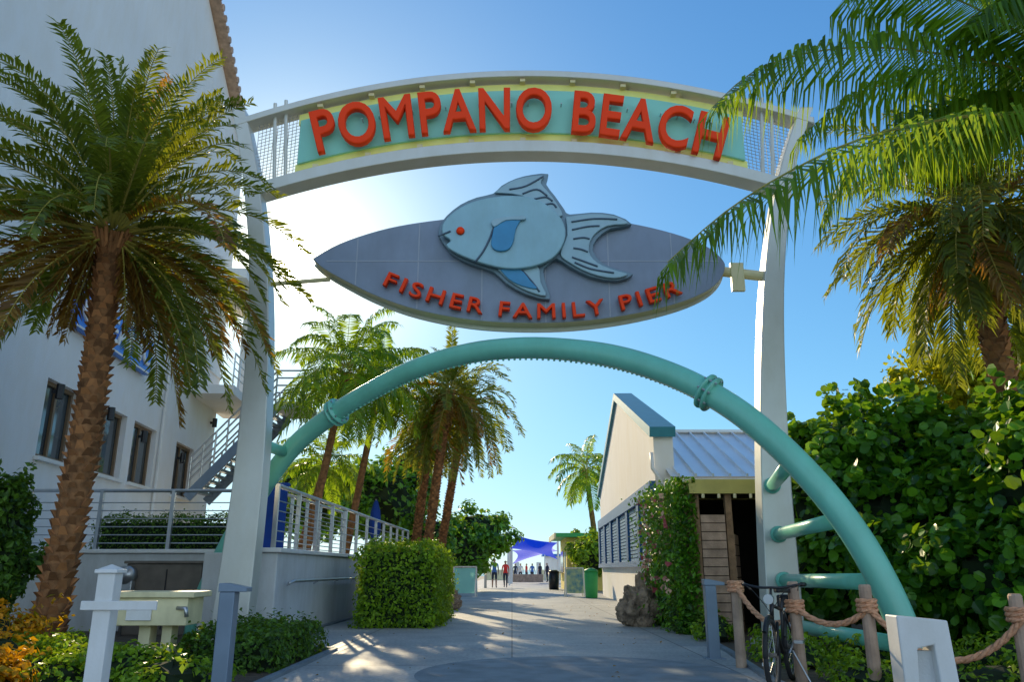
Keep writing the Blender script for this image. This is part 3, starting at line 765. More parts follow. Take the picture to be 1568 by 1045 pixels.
# ------------------------------------------------------------------ RIGHT HOUSE
hs=empty('beach_house',(4,24,0)); HO=Vector((4,24,0))
HX=3.62
def H(x,y,z): return Vector((x,y,z))-HO
Yn,Yf,Yr=20.0,37.5,28.5
zn=P(990,668,Yn).z; zr_=P(936,612,Yr).z; zf=zn
def hx(y): return HX+.03*(y-20)
pw=[H(hx(Yn),Yn,0),H(hx(Yn),Yn,zn),H(hx(Yr),Yr,zr_),H(hx(Yf),Yf,zf),H(hx(Yf),Yf,0)]
extr('gable_wall',pw,(.5,0,0),M['stucco'],hs)
m_=Multi()
m_.beam(H(hx(Yn)+.22,Yn-.15,zn+.08),H(hx(Yr)+.22,Yr,zr_+.10),.66,.26)
m_.beam(H(hx(Yr)+.22,Yr,zr_+.08),H(hx(Yf)+.22,Yf+.1,zf+.08),.66,.26)
m_.make('roof_trim',M['teal_trim'],hs)
m_=Multi(); m_.beam(H(hx(Yn)-.07,Yn-.02,3.12),H(hx(Yf)-.07,Yf,3.12),.16,.36); m_.beam(H(hx(Yn)-.07,Yn-.02,1.30),H(hx(Yf)-.07,Yf,1.30),.18,.16)
for k in range(7):
    y=Yn+.1+(Yf-Yn-.2)*k/6; m_.beam(H(hx(y)-.06,y,1.38),H(hx(y)-.06,y,2.94),.42,.12,up=Vector((1,0,0)))
m_.make('shutter_frames',M['blue_frame'],hs)
m_=Multi()
for k in range(6):
    y0=Yn+.3+(Yf-Yn-.2)*k/6; y1=y0+(Yf-Yn-.2)/6-.4
    for j in range(14):
        z=1.42+j*.110; m_.beam(H(hx(y0)-.03,y0,z),H(hx(y1)-.03,y1,z),.05,.08)
m_.make('louvres',M['louvre_blue'],hs)
extr('front_wall',[H(3.7,20.05,0),H(11,20.05,0),H(11,20.05,3.3),H(3.7,20.05,3.3)],(0,.3,0),M['olive'],hs)
box('awning_gutter',H(3.75,19.35,3.14),H(11,19.5,3.3),M['white_paint'],hs)
zb2=P(1080,664,23.6).z
mk('metal_roof',[H(3.9,19.4,3.34),H(11.5,19.4,3.34),H(11.5,23.6,zb2),H(3.9,23.6,zb2),H(11.5,28,3.34),H(3.9,28,3.34)],[(0,1,2,3),(3,2,4,5)],M['metal_roof'],hs)
m_=Multi()
for x in np.arange(4.1,11.5,.42): m_.beam(H(x,19.4,3.37),H(x,23.6,zb2+.03),.05,.09)
m_.beam(H(3.9,23.6,zb2+.05),H(11.5,23.6,zb2+.05),.3,.08)
m_.make('roof_seams',M['metal_roof'],hs)
tube('downpipe',[H(3.55,19.95,4.0),H(3.55,19.9,3.6),H(3.9,19.75,3.0),H(3.9,19.8,.1)],.05,M['white_paint'],hs,8)
en=empty('timber_enclosure',(4,16,0)); EO=Vector((4,16,0))
def E(x,y,z): return Vector((x,y,z))-EO
m_=Multi()
for x in (3.50,4.12,5.0): m_.box(E(x-.06,15.2,0),E(x+.06,15.32,2.525))
m_.make('corner_posts',M['wood'],en)
m_=Multi(); m_.box(E(3.38,15.1,2.72),E(6.2,19.3,2.80)); m_.make('roof',M['olive'],en)
m_=Multi(); m_.box(E(3.36,15.05,2.53),E(6.2,15.17,2.715)); m_.box(E(3.36,15.175,2.53),E(3.45,19.0,2.715)); m_.make('fascia',M['olive'],en)
m_=Multi()
for k in range(13): m_.box(E(3.58,15.22,.08+k*.16),E(4.04,15.26,.08+k*.16+.145))
m_.make('slat_door',M['wood_pale'],en)
m_=Multi()
for k in range(9): m_.beam(E(4.2,15.3,.1+k*.2),E(4.45,15.95,.1+k*.2),.04,.18)
m_.make('open_door',M['wood_pale'],en)
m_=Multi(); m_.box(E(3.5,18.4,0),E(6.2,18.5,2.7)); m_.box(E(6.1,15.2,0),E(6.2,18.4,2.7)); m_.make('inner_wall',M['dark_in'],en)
m_=Multi()
for k in range(7): m_.box(E(5.06+k*.148,15.22,0),E(5.06+k*.148+.138,15.25+.01*(k%2),2.5))
m_.make('side_boards',M['wood'],en)
m_=Multi()
for k in range(8): m_.tube([E(3.6+k*.3,15.0,2.44),E(3.6+k*.3,15.0,2.52)],.03,8)
m_.make('string_lights',M['cream'],en)
gw=empty('living_green_wall',(3.3,17,0))
mk('backing',*boxvf((.05,-1.75,0),(.15,1.9,2.75)),M['wood'],gw)
rg=np.random.default_rng(5)
n=8000; C=np.stack([-.02-np.abs(rg.normal(0,.12,n))*(1+np.sin(rg.uniform(0,6,n))),rg.uniform(-1.8,1.9,n),rg.uniform(0,1,n)**.9*2.85],1)
C2=np.stack([rg.uniform(-.25,.2,1500),-1.78-np.abs(rg.normal(0,.08,1500)),rg.uniform(0,2.85,1500)],1)
C=np.concatenate([C,C2]); Nn=np.tile(np.array([-1,-.3,.3]),(len(C),1))
V,F=leaves(C,Nn,.11,5); mk('foliage',V,F,M['grape_leaf'],gw)
n=110; C=np.stack([-.30-np.abs(rg.normal(0,.06,n)),rg.uniform(-1.8,1.9,n),rg.uniform(.7,2.7,n)],1)
V,F=leaves(C,np.tile(np.array([-1,-.6,.1]),(n,1)),.13,6,.9); mk('flowers',V,F,M['flower'],gw)

# ------------------------------------------------------------------ PALMS
b=P(78,905,10.6)
palm('date_palm',(b.x,10.6,0),P(172,362,10.4),.20,.165,128,3.05,M['date_leaf'],True,.38,.040,56,1.0,seed=3,elmin=-44,elmax=88,bend=.10,skirt=26,bronze=.5,skirtlen=.5,gap=(-60,46,-4),lj=.28)
palm('date_palm',(-3.9,31,0),P(662,640,29),.17,.15,50,2.8,M['date_leaf'],True,.45,.055,32,1.5,seed=11,elmin=-60,skirt=10,bronze=.2,lj=.3)
palm('date_palm',(-3.2,33,0),P(712,625,31),.17,.15,50,3.0,M['date_leaf'],True,.45,.055,32,1.5,seed=12,elmin=-60,skirt=10,bronze=.2,lj=.3)
palm('date_palm',(-3.2,28.5,0),P(688,600,28),.17,.15,44,2.5,M['date_leaf'],True,.45,.055,32,1.3,seed=13,elmin=-60,skirt=8,bronze=.15,lj=.3)
palm('coconut_palm',(-6.6,25,0),P(530,570,24),.14,.11,32,2.9,M['coco_leaf'],False,.75,.06,36,1.5,seed=21,elmin=-35,boots=False,hang=.7)
palm('coconut_palm',(-6.0,28,0),P(582,590,27),.14,.11,26,2.6,M['coco_leaf'],False,.7,.06,34,1.5,seed=22,elmin=-35,boots=False,hang=.7)
palm('coconut_palm',(-8.3,30,0),P(497,715,30),.14,.11,22,2.3,M['coco_leaf'],False,.6,.06,28,1.4,seed=23,elmin=-30,boots=False)
palm('coconut_palm',(5.7,52,0),P(897,722,50),.2,.16,24,3.0,M['coco_leaf'],False,.8,.08,28,1.5,seed=24,elmin=-35,boots=False)
tb=P(1545,700,12.3)
palm('date_palm',(tb.x+.2,12.3,0),P(1486,335,12.2),.21,.185,76,2.8,M['date_leaf'],True,.58,.046,44,1.35,seed=31,elmin=-50,skirt=8,hang=.6,bronze=.05,lj=.25)
Yc=7.6
cust=[[P(1660,130,Yc),P(1560,105,Yc),P(1440,82,Yc),P(1330,72,Yc),P(1230,82,Yc-.1),P(1150,112,Yc-.2),P(1090,165,Yc-.3)],
      [P(1660,165,Yc),P(1560,172,Yc-.2),P(1440,183,Yc-.5),P(1320,212,Yc-.8),P(1210,262,Yc-1.0),P(1110,325,Yc-1.2),P(1022,402,Yc-1.3)],
      [P(1660,120,Yc),P(1590,70,Yc-.1),P(1510,20,Yc-.2),P(1440,-10,Yc-.3),P(1370,-20,Yc-.4),P(1290,0,Yc-.4)],
      [P(1660,150,Yc),P(1590,150,Yc+.4),P(1500,155,Yc+.8),P(1400,180,Yc+1.2),P(1310,240,Yc+1.4),P(1260,330,Yc+1.5)],
      [P(1660,130,Yc),P(1590,110,Yc+.5),P(1500,100,Yc+1.0),P(1400,115,Yc+1.5),P(1300,150,Yc+1.8),P(1220,215,Yc+1.9)],
      [P(1660,110,Yc),P(1600,30,Yc+.3),P(1540,-60,Yc+.6),P(1450,-120,Yc+.8)]]
ct=P(1680,150,Yc)
palm('coconut_palm',(ct.x+.5,Yc+.2,0),ct,.17,.14,12,2.8,M['coco_leaf'],False,.86,.036,96,1.2,seed=33,elmin=0,boots=False,custom=cust,hang=1.1)

# ------------------------------------------------------------------ SHRUBS AND TREES
def PP(u,v,Y): p=P(u,v,Y); return (p.x,p.y,p.z)
mass('sea_grape_tree',[(PP(1300,690,14.5),(1.0,1.3,.95)),(PP(1270,790,14.5),(1.0,1.3,1.2)),(PP(1400,700,14.0),(1.3,1.4,1.1)),(PP(1390,820,13.5),(1.4,1.4,1.4)),(PP(1500,720,13.0),(1.3,1.4,1.1)),(PP(1480,850,12.6),(1.4,1.3,1.3)),(PP(1570,780,12.0),(1.3,1.4,1.4)),(PP(1290,890,14.2),(1.2,1.2,.9)),(PP(1450,930,12.4),(1.6,1.1,.7))],22000,.19,M['grape_leaf'],1,aspect=.9,sprigs=14,round_=True)
mass('sea_grape_tree',[(PP(1560,900,11.0),(1.2,1.2,1.0)),(PP(1640,760,10.5),(1.3,1.4,1.6))],6500,.18,M['grape_leaf'],2,aspect=.9,sprigs=8,round_=True)
mass('gumbo_limbo_tree',[(PP(1520,560,15.5),(1.2,1.2,.8)),(PP(1440,590,16),(1.1,1.2,.7)),(PP(1550,490,15.5),(.8,1,.8)),(PP(1600,600,15.5),(1.2,1.2,1.2))],9000,.16,M['bright_leaf'],4,core=False,trunk=((8.5,15.8,0),PP(1530,570,15.6),.12),sprigs=8)
mass('background_trees',[(PP(585,770,38),(2.5,2.5,2.2)),(PP(535,760,40),(2.6,2.5,2.2)),(PP(630,740,42),(1.8,2,2.6)),(PP(730,825,46),(2.3,2.5,2.0)),(PP(700,840,44),(2.3,2.5,1.8)),(PP(470,760,38),(2.4,2,2.0)),(PP(650,830,40),(2.2,2,1.6))],15000,.34,M['grape_leaf'],5,spread=.2)
mass('background_trees',[(PP(905,850,44),(1.4,2,1.3)),(PP(885,838,47),(.8,1.2,1.1))],2500,.28,M['hedge_leaf'],6,spread=.2)
hedge('box_hedge',(-3.15,16.7,0),(-1.55,20.8,1.62),20000,.088,M['hedge_leaf'],7,.07)
hedge('low_hedge',(-3.9,9.7,0),(-2.75,12.2,.42),6000,.075,M['dark_leaf'],8,.05)
mass('low_shrub',[((-4.9,9.2,.15),(.9,.7,.35)),((-3.9,8.6,.1),(.9,.6,.35)),((-5.6,8.8,.15),(.8,.6,.35)),((-3.3,8.2,.1),(.6,.5,.3)),((-4.6,8.2,.1),(.9,.5,.3))],7500,.075,M['hedge_leaf'],9)
mass('croton_shrub',[((-6.0,9.2,.34),(.9,.8,.60)),((-6.9,9.4,.40),(.9,.8,.72)),((-5.3,8.4,.2),(.8,.6,.45)),((-6.2,8.0,.2),(.9,.7,.48)),((-5.0,7.6,.1),(.8,.6,.35))],13000,.095,M['croton_leaf'],10,sprigs=6)
mass('dark_shrub',[(PP(-5,800,11.5),(.45,.6,.8)),(PP(0,870,11.5),(.5,.6,.6))],4500,.12,M['dark_leaf'],11,sprigs=5)
mass('ground_cover',[((3.6,11.0,.05),(.5,1.6,.35)),((4.6,10.4,.05),(.9,.7,.38)),((5.8,9.6,.05),(1.0,.8,.4)),((3.4,14,.1),(.35,.8,.5)),((6.6,8.6,.05),(.9,.6,.4)),((3.7,8.7,.0),(.5,1.0,.3)),((5.0,8.6,.0),(.9,.6,.3))],9000,.085,M['hedge_leaf'],12)
mass('flowering_shrub',[((3.25,15.6,.2),(.35,.7,.55)),((3.3,17.6,.3),(.3,.6,.5))],3000,.08,M['dark_leaf'],13)
mass('dark_shrub',[((-3.0,22,.4),(.6,.8,.9)),((-3.0,24.5,.4),(.5,1.2,.9))],3500,.09,M['dark_leaf'],14)

# ------------------------------------------------------------------ STREET FURNITURE
def bollard(name,x,y,h):
    par=empty(name,(x,y,0))
    box('shaft',(-.075,-.075,0),(.075,.075,h-.06),M['grey_bollard'],par,.01)
    extr('cap',[Vector((-.085,-.085,h-.06)),Vector((.19,-.085,h-.06)),Vector((.19,-.085,h-.02)),Vector((-.02,-.085,h+.02)),Vector((-.085,-.085,h+.02))],(0,.17,0),M['grey_bollard'],par,.006)
    box('foot',(-.13,-.13,0),(.13,.13,.02),M['grey_bollard'],par,.004)
q=P(343,1000,8.0); bollard('grey_bollard',q.x,8.0,1.0)
q=P(1093,1000,11.2); bollard('grey_bollard',q.x,11.2,1.0)
q=P(160,950,6.6); wp=empty('white_signpost',(q.x,6.6,0))
box('post',(-.07,-.07,0),(.07,.07,1.12),M['white_paint'],wp,.008)
box('cap',(-.09,-.09,1.12),(.09,.09,1.15),M['white_paint'],wp,.005)
mk('finial',[(-.075,-.075,1.15),(.075,-.075,1.15),(.075,.075,1.15),(-.075,.075,1.15),(0,0,1.19)],[(0,1,4),(1,2,4),(2,3,4),(3,0,4)],M['white_paint'],wp)
box('arm',(-.16,-.095,.84),(.44,-.073,.91),M['white_paint'],wp,.005)
q=P(245,950,10.2); tb_=empty('cream_service_cabinet',(q.x,10.2,0))
box('lid',(-.52,-.3,.82),(.50,.3,.89),M['cream'],tb_,.01)
box('body',(-.44,-.25,.5),(.42,.25,.817),M['cream'],tb_,.01)
box('leg_1',(-.2,-.1,0),(-.06,.1,.497),M['cream'],tb_,.008); box('leg_2',(.08,-.1,0),(.2,.1,.497),M['cream'],tb_,.008)
box('drawer',(-.3,-.275,.56),(.0,-.253,.76),M['white_paint'],tb_,.004)
tube('spout',[(.3,-.25,.7),(.42,-.3,.7),(.44,-.3,.6)],.025,M['metal'],tb_,8)
q=P(255,900,15.3); uc=empty('utility_cabinet',(q.x,15.4,0))
box('housing',(-.7,-.3,.0),(.7,.3,1.25),M['cabinet'],uc,.02)
m_=Multi()
for k in range(7): m_.box((-.6,-.32,.2+k*.07),(-.1,-.303,.235+k*.07))
m_.box((.05,-.315,.1),(.07,-.303,1.15)); m_.make('louvres',M['black'],uc)
box('lid',(-.74,-.34,1.25),(.74,.34,1.3),M['cabinet'],uc,.01)
q=P(207,875,15.3); um=empty('utility_meter',(q.x,15.0,0))
tube('pipe',[(0,0,0),(0,0,.9)],.03,M['metal'],um,8); tube('dial',[(0,-.1,1.05),(0,.1,1.05)],.16,M['metal'],um,16); box('housing',(-.14,-.08,.75),(.14,.08,.95),M['metal'],um,.02)

# rope fence
rf=empty('rope_fence',(4,8.5,0)); QO=Vector((4,8.5,0))
fp=[P(1130,950,10.2),P(1219,950,9.0),P(1330,950,8.4),P(1560,950,7.7)]
m_=Multi(); hh=[1.0,1.02,1.0,.93]
for p,h in zip(fp,hh):
    b_=Vector((p.x,p.y,0))-QO; m_.tube([b_,b_+Vector((0,0,h-.02)),b_+Vector((0,0,h))],[.066,.060,.048],12)
m_.make('posts',M['wood_pale'],rf)
def ropev(V,F,pts,r=.032):
    pts=catmull(pts,5); n=len(pts)
    cum=[0]
    for i in range(1,n): cum.append(cum[-1]+(pts[i]-pts[i-1]).length)
    tot=cum[-1]; m=int(tot/.025)
    seg=0; res=[]
    for k in range(m+1):
        d=tot*k/m
        while seg<n-2 and cum[seg+1]<d: seg+=1
        f=(d-cum[seg])/max(1e-6,cum[seg+1]-cum[seg]); res.append(pts[seg].lerp(pts[seg+1],f))
    for ph in range(3):
        pp=[]
        for k,p in enumerate(res):
            t=(res[min(k+1,m)]-res[max(k-1,0)]).normalized(); s=t.cross(Vector((0,1,.3))).normalized(); u=s.cross(t)
            a=k*.025*22+ph*2.094; pp.append(p+(s*math.cos(a)+u*math.sin(a))*r*.5)
        tubevf(pp,r*.58,6,V,F)
V,F=[],[]
for (p,h1),(q,h2),sag in (((fp[0],.93),(fp[1],.72),.25),((fp[1],.74),(fp[2],.78),.16),((fp[2],.76),(fp[3],.72),.42)):
    a_=Vector((p.x,p.y-.07,h1))-QO; b_=Vector((q.x,q.y-.07,h2))-QO
    ropev(V,F,[a_+(b_-a_)*t-Vector((0,0,sag*4*t*(1-t))) for t in np.linspace(0,1,9)])
for p,h in zip(fp,(.9,.72,.75,.7)):
    c=Vector((p.x,p.y,h))-QO
    for j in range(3): ropev(V,F,[c+Vector((.083*math.cos(t),.083*math.sin(t),.045*j)) for t in np.linspace(0,6.3,12)],.026)
e=Vector((fp[3].x,fp[3].y,.7))-QO; ropev(V,F,[e,e+Vector((.5,-.3,-.25)),e+Vector((1.1,-.5,-.2)),e+Vector((1.6,-.7,.02))])
mk('ropes',V,F,M['rope'],rf,True)
q=P(1412,1000,7.0); wb=empty('white_bench_end',(q.x,7.0,0))
extr('frame',[Vector((-.22,-.1,.78)),Vector((.2,-.1,.74)),Vector((.24,-.1,0)),Vector((.08,-.1,0)),Vector((.06,-.1,.55)),Vector((-.08,-.1,.52)),Vector((-.12,-.1,0)),Vector((-.22,-.1,0))],(0,.22,0),M['white_paint'],wb,.012)
box('panel',(-.13,-.03,0),(.08,.03,.5),M['concrete_wall'],wb,.005)

# bicycle
def bicycle(name,x,y,rot):
    par=empty(name,(x,y,0)); par.rotation_euler[2]=rot
    m_=Multi(); sp=Multi(); hub=Multi()
    def ringp(cx,r,n=40): return [Vector((cx+r*math.cos(a),0,.34+r*math.sin(a))) for a in np.linspace(0,2*math.pi,n+1)]
    for cx_ in (-.52,.54):
        m_.tube(ringp(cx_,.32),.026,8)
        hub.tube(ringp(cx_,.291),.009,6)
        for k in range(20):
            a=k*math.pi/10; sp.tube([Vector((cx_,.03*(-1)**k,.34)),Vector((cx_+.29*math.cos(a),0,.34+.29*math.sin(a)))],.002,3)
        hub.tube([Vector((cx_,-.05,.34)),Vector((cx_,.05,.34))],.022,8)
    m_.make('tyres',M['rubber'],par,True); sp.make('spokes',M['metal'],par); hub.make('rims_hubs',M['cabinet'],par,True)
    f=Multi(); BB=Vector((-.08,0,.31)); ST=Vector((-.22,0,.78)); HT=Vector((.34,0,.80)); HB=Vector((.38,0,.66))
    f.tube([BB,ST,Vector((-.25,0,.88))],.016,8); f.tube([ST+Vector((.02,0,-.05)),HT],.018,8); f.tube([BB,HB],.022,8); f.tube([HT+Vector((-.02,0,.08)),HB],.022,8)
    for s in (-1,1):
        f.tube([BB+Vector((0,.03*s,0)),Vector((-.52,.06*s,.34))],.010,6); f.tube([ST+Vector((0,.02*s,-.06)),Vector((-.52,.06*s,.34))],.009,6)
        f.tube([HB+Vector((0,.05*s,-.02)),Vector((.47,.055*s,.5)),Vector((.54,.055*s,.34))],.014,6)
    f.make('frame',M['black'],par,True)
    h=Multi(); h.tube([Vector((.33,0,.85)),Vector((.31,0,.98))],.014,8)
    h.tube(catmull([Vector((.12,-.31,1.0)),Vector((.26,-.27,1.0)),Vector((.31,-.12,.97)),Vector((.32,0,.97)),Vector((.31,.12,.97)),Vector((.26,.27,1.0)),Vector((.12,.31,1.0))],4),.013,8)
    for s in (-1,1):
        h.tube([Vector((.12,.31*s,1.0)),Vector((.22,.29*s,1.0))],.022,8); h.tube([Vector((.24,.26*s,.98)),Vector((.14,.24*s,.94))],.006,5)
        h.tube(catmull([Vector((.24,.25*s,.98)),Vector((.42,.15*s,.93)),Vector((.40,.02*s,.75)),Vector((.38,.0,.66))],5),.004,5)
    h.make('handlebar',M['black'],par,True)
    extr('saddle',[Vector((-.40,-.09,.9)),Vector((-.38,-.1,.9)),Vector((-.22,-.05,.91)),Vector((-.09,-.02,.91)),Vector((-.09,.02,.91)),Vector((-.22,.05,.91)),Vector((-.38,.1,.9)),Vector((-.40,.09,.9))],(0,0,.05),M['black'],par,.015)
    c=Multi(); c.tube([BB+Vector((0,-.06,0)),BB+Vector((0,-.07,0))],.09,20); c.tube([BB+Vector((0,-.08,0)),BB+Vector((.14,-.09,-.1))],.01,6); c.tube([BB+Vector((0,.06,0)),BB+Vector((-.14,.09,.1))],.01,6)
    c.box(BB+Vector((.09,-.19,-.12)),BB+Vector((.19,-.1,-.09))); c.box(BB+Vector((-.19,.1,.09)),BB+Vector((-.09,.19,.12)))
    c.tube([BB+Vector((0,-.06,.08)),Vector((-.52,-.05,.37))],.004,4); c.tube([BB+Vector((0,-.06,-.08)),Vector((-.52,-.05,.31))],.004,4)
    c.tube([Vector((-.3,.06,.32)),Vector((-.24,.22,.02))],.009,6)
    c.make('drivetrain',M['metal'],par)
    fe=Multi()
    for cx_,a0,a1 in ((-.52,20,170),(.54,40,165)):
        fe.tube([Vector((cx_+.36*math.cos(math.radians(a)),0,.34+.36*math.sin(math.radians(a)))) for a in np.linspace(a0,a1,12)],.022,6)
    fe.make('mudguards',M['black'],par)
    fe=Multi(); fe.tube([Vector((.42,0,.86)),Vector((.48,0,.86))],.05,12); fe.make('headlamp',M['metal'],par)
    box('rack_bag',(-.72,-.09,.74),(-.45,.09,.88),M['black'],par,.02)
q=P(1188,1000,8.9); bicycle('bicycle',q.x,8.7,math.radians(-118))

def boulder(name,c,r,seed):
    from mathutils import noise
    bm=bmesh.new(); bmesh.ops.create_icosphere(bm,subdivisions=5,radius=1)
    for v in bm.verts:
        n=v.co.normalized(); d=1+.35*noise.noise(n*1.6+Vector((seed,0,0)))+.18*noise.noise(n*4+Vector((0,seed,0)))+.11*noise.noise(n*10)
        v.co=Vector((n.x*r[0],n.y*r[1],n.z*r[2]))*d
    me=bpy.data.meshes.new(name); bm.to_mesh(me); bm.free(); me.materials.append(M['coral'])
    o=bpy.data.objects.new(name,me); o.location=c; COL.objects.link(o); return o
q=P(978,925,17.4); boulder('coral_boulder',(q.x,17.4,.36),(.40,.4,.46),2)
q=P(985,890,18.2); boulder('coral_boulder',(q.x+.05,18.4,.45),(.28,.4,.58),8)
q=P(702,905,27); boulder('coral_boulder',(q.x-.2,24.5,.25),(.4,.6,.4),5)
def bench(name,x,y,rz):
    par=empty(name,(x,y,0)); par.rotation_euler[2]=rz
    m_=Multi()
    for k in range(4): m_.box((-.24+k*.12,-.8,.42),(-.14+k*.12,.8,.46))
    m_.make('seat',M['wood'],par)
    m_=Multi()
    for y_ in (-.6,.6): m_.box((-.2,y_-.06,0),(.2,y_+.06,.418))
    m_.make('legs',M['coral'],par)
    m_=Multi()
    for k in range(3): m_.box((.25,-.8,.55+k*.13),(.28,.8,.65+k*.13))
    for y_ in (-.6,.6): m_.box((.283,y_-.03,.3),(.32,y_+.03,.92))
    m_.make('backrest',M['wood'],par)
bench('park_bench',3.0,19.3,0); bench('park_bench',-2.6,26,math.pi)

def aboard(name,x,y,h,w,m,rz=0):
    par=empty(name,(x,y,0)); par.rotation_euler[2]=rz
    f=Multi()
    for sx in (-1,1):
        for sy in (-1,1): f.beam((sx*w/2,sy*.25,0),(sx*w/2,0,h),.05,.05)
    f.beam((-w/2,0,h),(w/2,0,h),.06,.06)
    f.make('frame',M['white_paint'],par)
    mk('face',[(-w/2+.03,-.24,.15),(w/2-.03,-.24,.15),(w/2-.03,-.04,h-.05),(-w/2+.03,-.04,h-.05)],[(0,1,2,3)],m,par)
q=P(883,890,36); aboard('sandwich_board',q.x-.1,36,1.2,.8,M['paint_art'],.1)
q=P(712,890,36); aboard('sandwich_board',q.x,36,1.25,1.0,M['aqua_panel'],-.1)
q=P(909,890,34); bn=empty('recycling_bin',(q.x-.1,34,0))
tube('bin_body',[(0,0,0),(0,0,.05),(0,0,1.0),(0,0,1.05)],[.22,.25,.29,.26],M['green_bin'],bn,20); tube('bin_lid',[(0,0,1.05),(0,0,1.13),(0,0,1.2)],[.3,.26,.1],M['green_bin'],bn,20)
q=P(848,890,48); bn=empty('litter_bin',(q.x,48,0))
tube('bin_body',[(0,0,0),(0,0,1.0)],[.28,.32],M['black'],bn,16); tube('bin_lid',[(0,0,1.0),(0,0,1.1)],[.34,.2],M['black'],bn,16)

kx=P(868,850,46).x
kk=empty('yellow_kiosk',(kx,46,0))
def kb(n,lo,hi,m): return box(n,lo,hi,m,kk,.01)
kb('wall',(.0,0,0),(4,6,2.9),M['yellow_wall']); kb('roof',(-.7,-.5,2.9),(4.5,6.5,3.12),M['green_bin']); kb('fascia',(-.72,-.55,2.82),(-.63,6.5,3.13),M['cream'])
kb('door',(-.02,1,0),(-.005,2,2.1),M['teal_trim']); kb('window_1',(-.03,3,1),(-.005,5.4,2.2),M['glass']); kb('window_2',(.6,-.03,1),(2.6,-.005,2.2),M['glass']); kb('counter',(-.35,2.9,.92),(-.035,5.5,1),M['white_paint'])
def sail(name,pts4):
    par=empty(name,(0,0,0)); V=[];F=[];n=8
    a,b,c_,d_=[Vector(p) for p in pts4]
    for i in range(n+1):
        for j in range(n+1):
            s,t=i/n,j/n
            s2=.5+(s-.5)*(1-.25*math.sin(math.pi*t)); t2=.5+(t-.5)*(1-.25*math.sin(math.pi*s))
            p=a*(1-s2)*(1-t2)+b*s2*(1-t2)+c_*s2*t2+d_*(1-s2)*t2
            p.z-=.25*math.sin(math.pi*s)*math.sin(math.pi*t); V.append(p)
    for i in range(n):
        for j in range(n): F.append((i*(n+1)+j,(i+1)*(n+1)+j,(i+1)*(n+1)+j+1,i*(n+1)+j+1))
    mk('canopy',V,F,M['sail'],par,True)
    m_=Multi()
    for p in (a,b,c_,d_): m_.tube([(p.x,p.y,0),(p.x,p.y,p.z+.2)],.06,8)
    m_.make('poles',M['white_paint'],par)
z1=P(800,829,62).z
sail('shade_sail',[(P(780,850,60).x,60,z1-.6),(P(854,850,60).x,60,z1-1.4),(P(854,850,66).x,66,z1+.0),(P(782,850,66).x,66,z1+.7)])
sail('shade_sail',[(P(784,850,68).x,68,z1-1.7),(P(855,850,68).x,68,z1-.6),(P(855,850,76).x,76,z1+.3),(P(784,850,76).x,76,z1-.4)])
pe=empty('pier_entrance',(1.5,90,0))
box('low_wall_1',(-4.5,0,0),(-.9,.4,1.1),M['cream'],pe,.02); box('low_wall_2',(1.4,0,0),(5,.4,1.1),M['cream'],pe,.02)
box('pillar_1',(-1.2,-.1,0),(-.7,.5,1.9),M['white_paint'],pe,.02); box('pillar_2',(1.2,-.1,0),(1.7,.5,1.9),M['white_paint'],pe,.02)
box('ticket_booth',(2.4,4,0),(5.5,7,2.6),M['white_paint'],pe,.03); box('ticket_booth_roof',(2.0,3.6,2.6),(5.9,7.4,2.85),M['sign_blue'],pe,.03)
box('planter',(-1.6,-14,0),(1.4,-12.8,.7),M['wood_pale'],pe,.03)
def lamp(name,x,y,h):
    par=empty(name,(x,y,0)); tube('pole',[(0,0,0),(0,0,h)],[.09,.05],M['white_paint'],par,10)
    tube('arm',[(0,0,h-.05),(.2,-.1,h+.05),(.45,-.2,h)],.03,M['white_paint'],par,8); tube('head',[(.45,-.2,h+.03),(.45,-.2,h-.12)],[.06,.16],M['white_paint'],par,12)
q=P(744,815,52); lamp('street_lamp',q.x,52,q.z); q=P(778,808,70); lamp('street_lamp',q.x,70,q.z)
q=P(834,838,84); lamp('street_lamp',q.x,84,q.z)

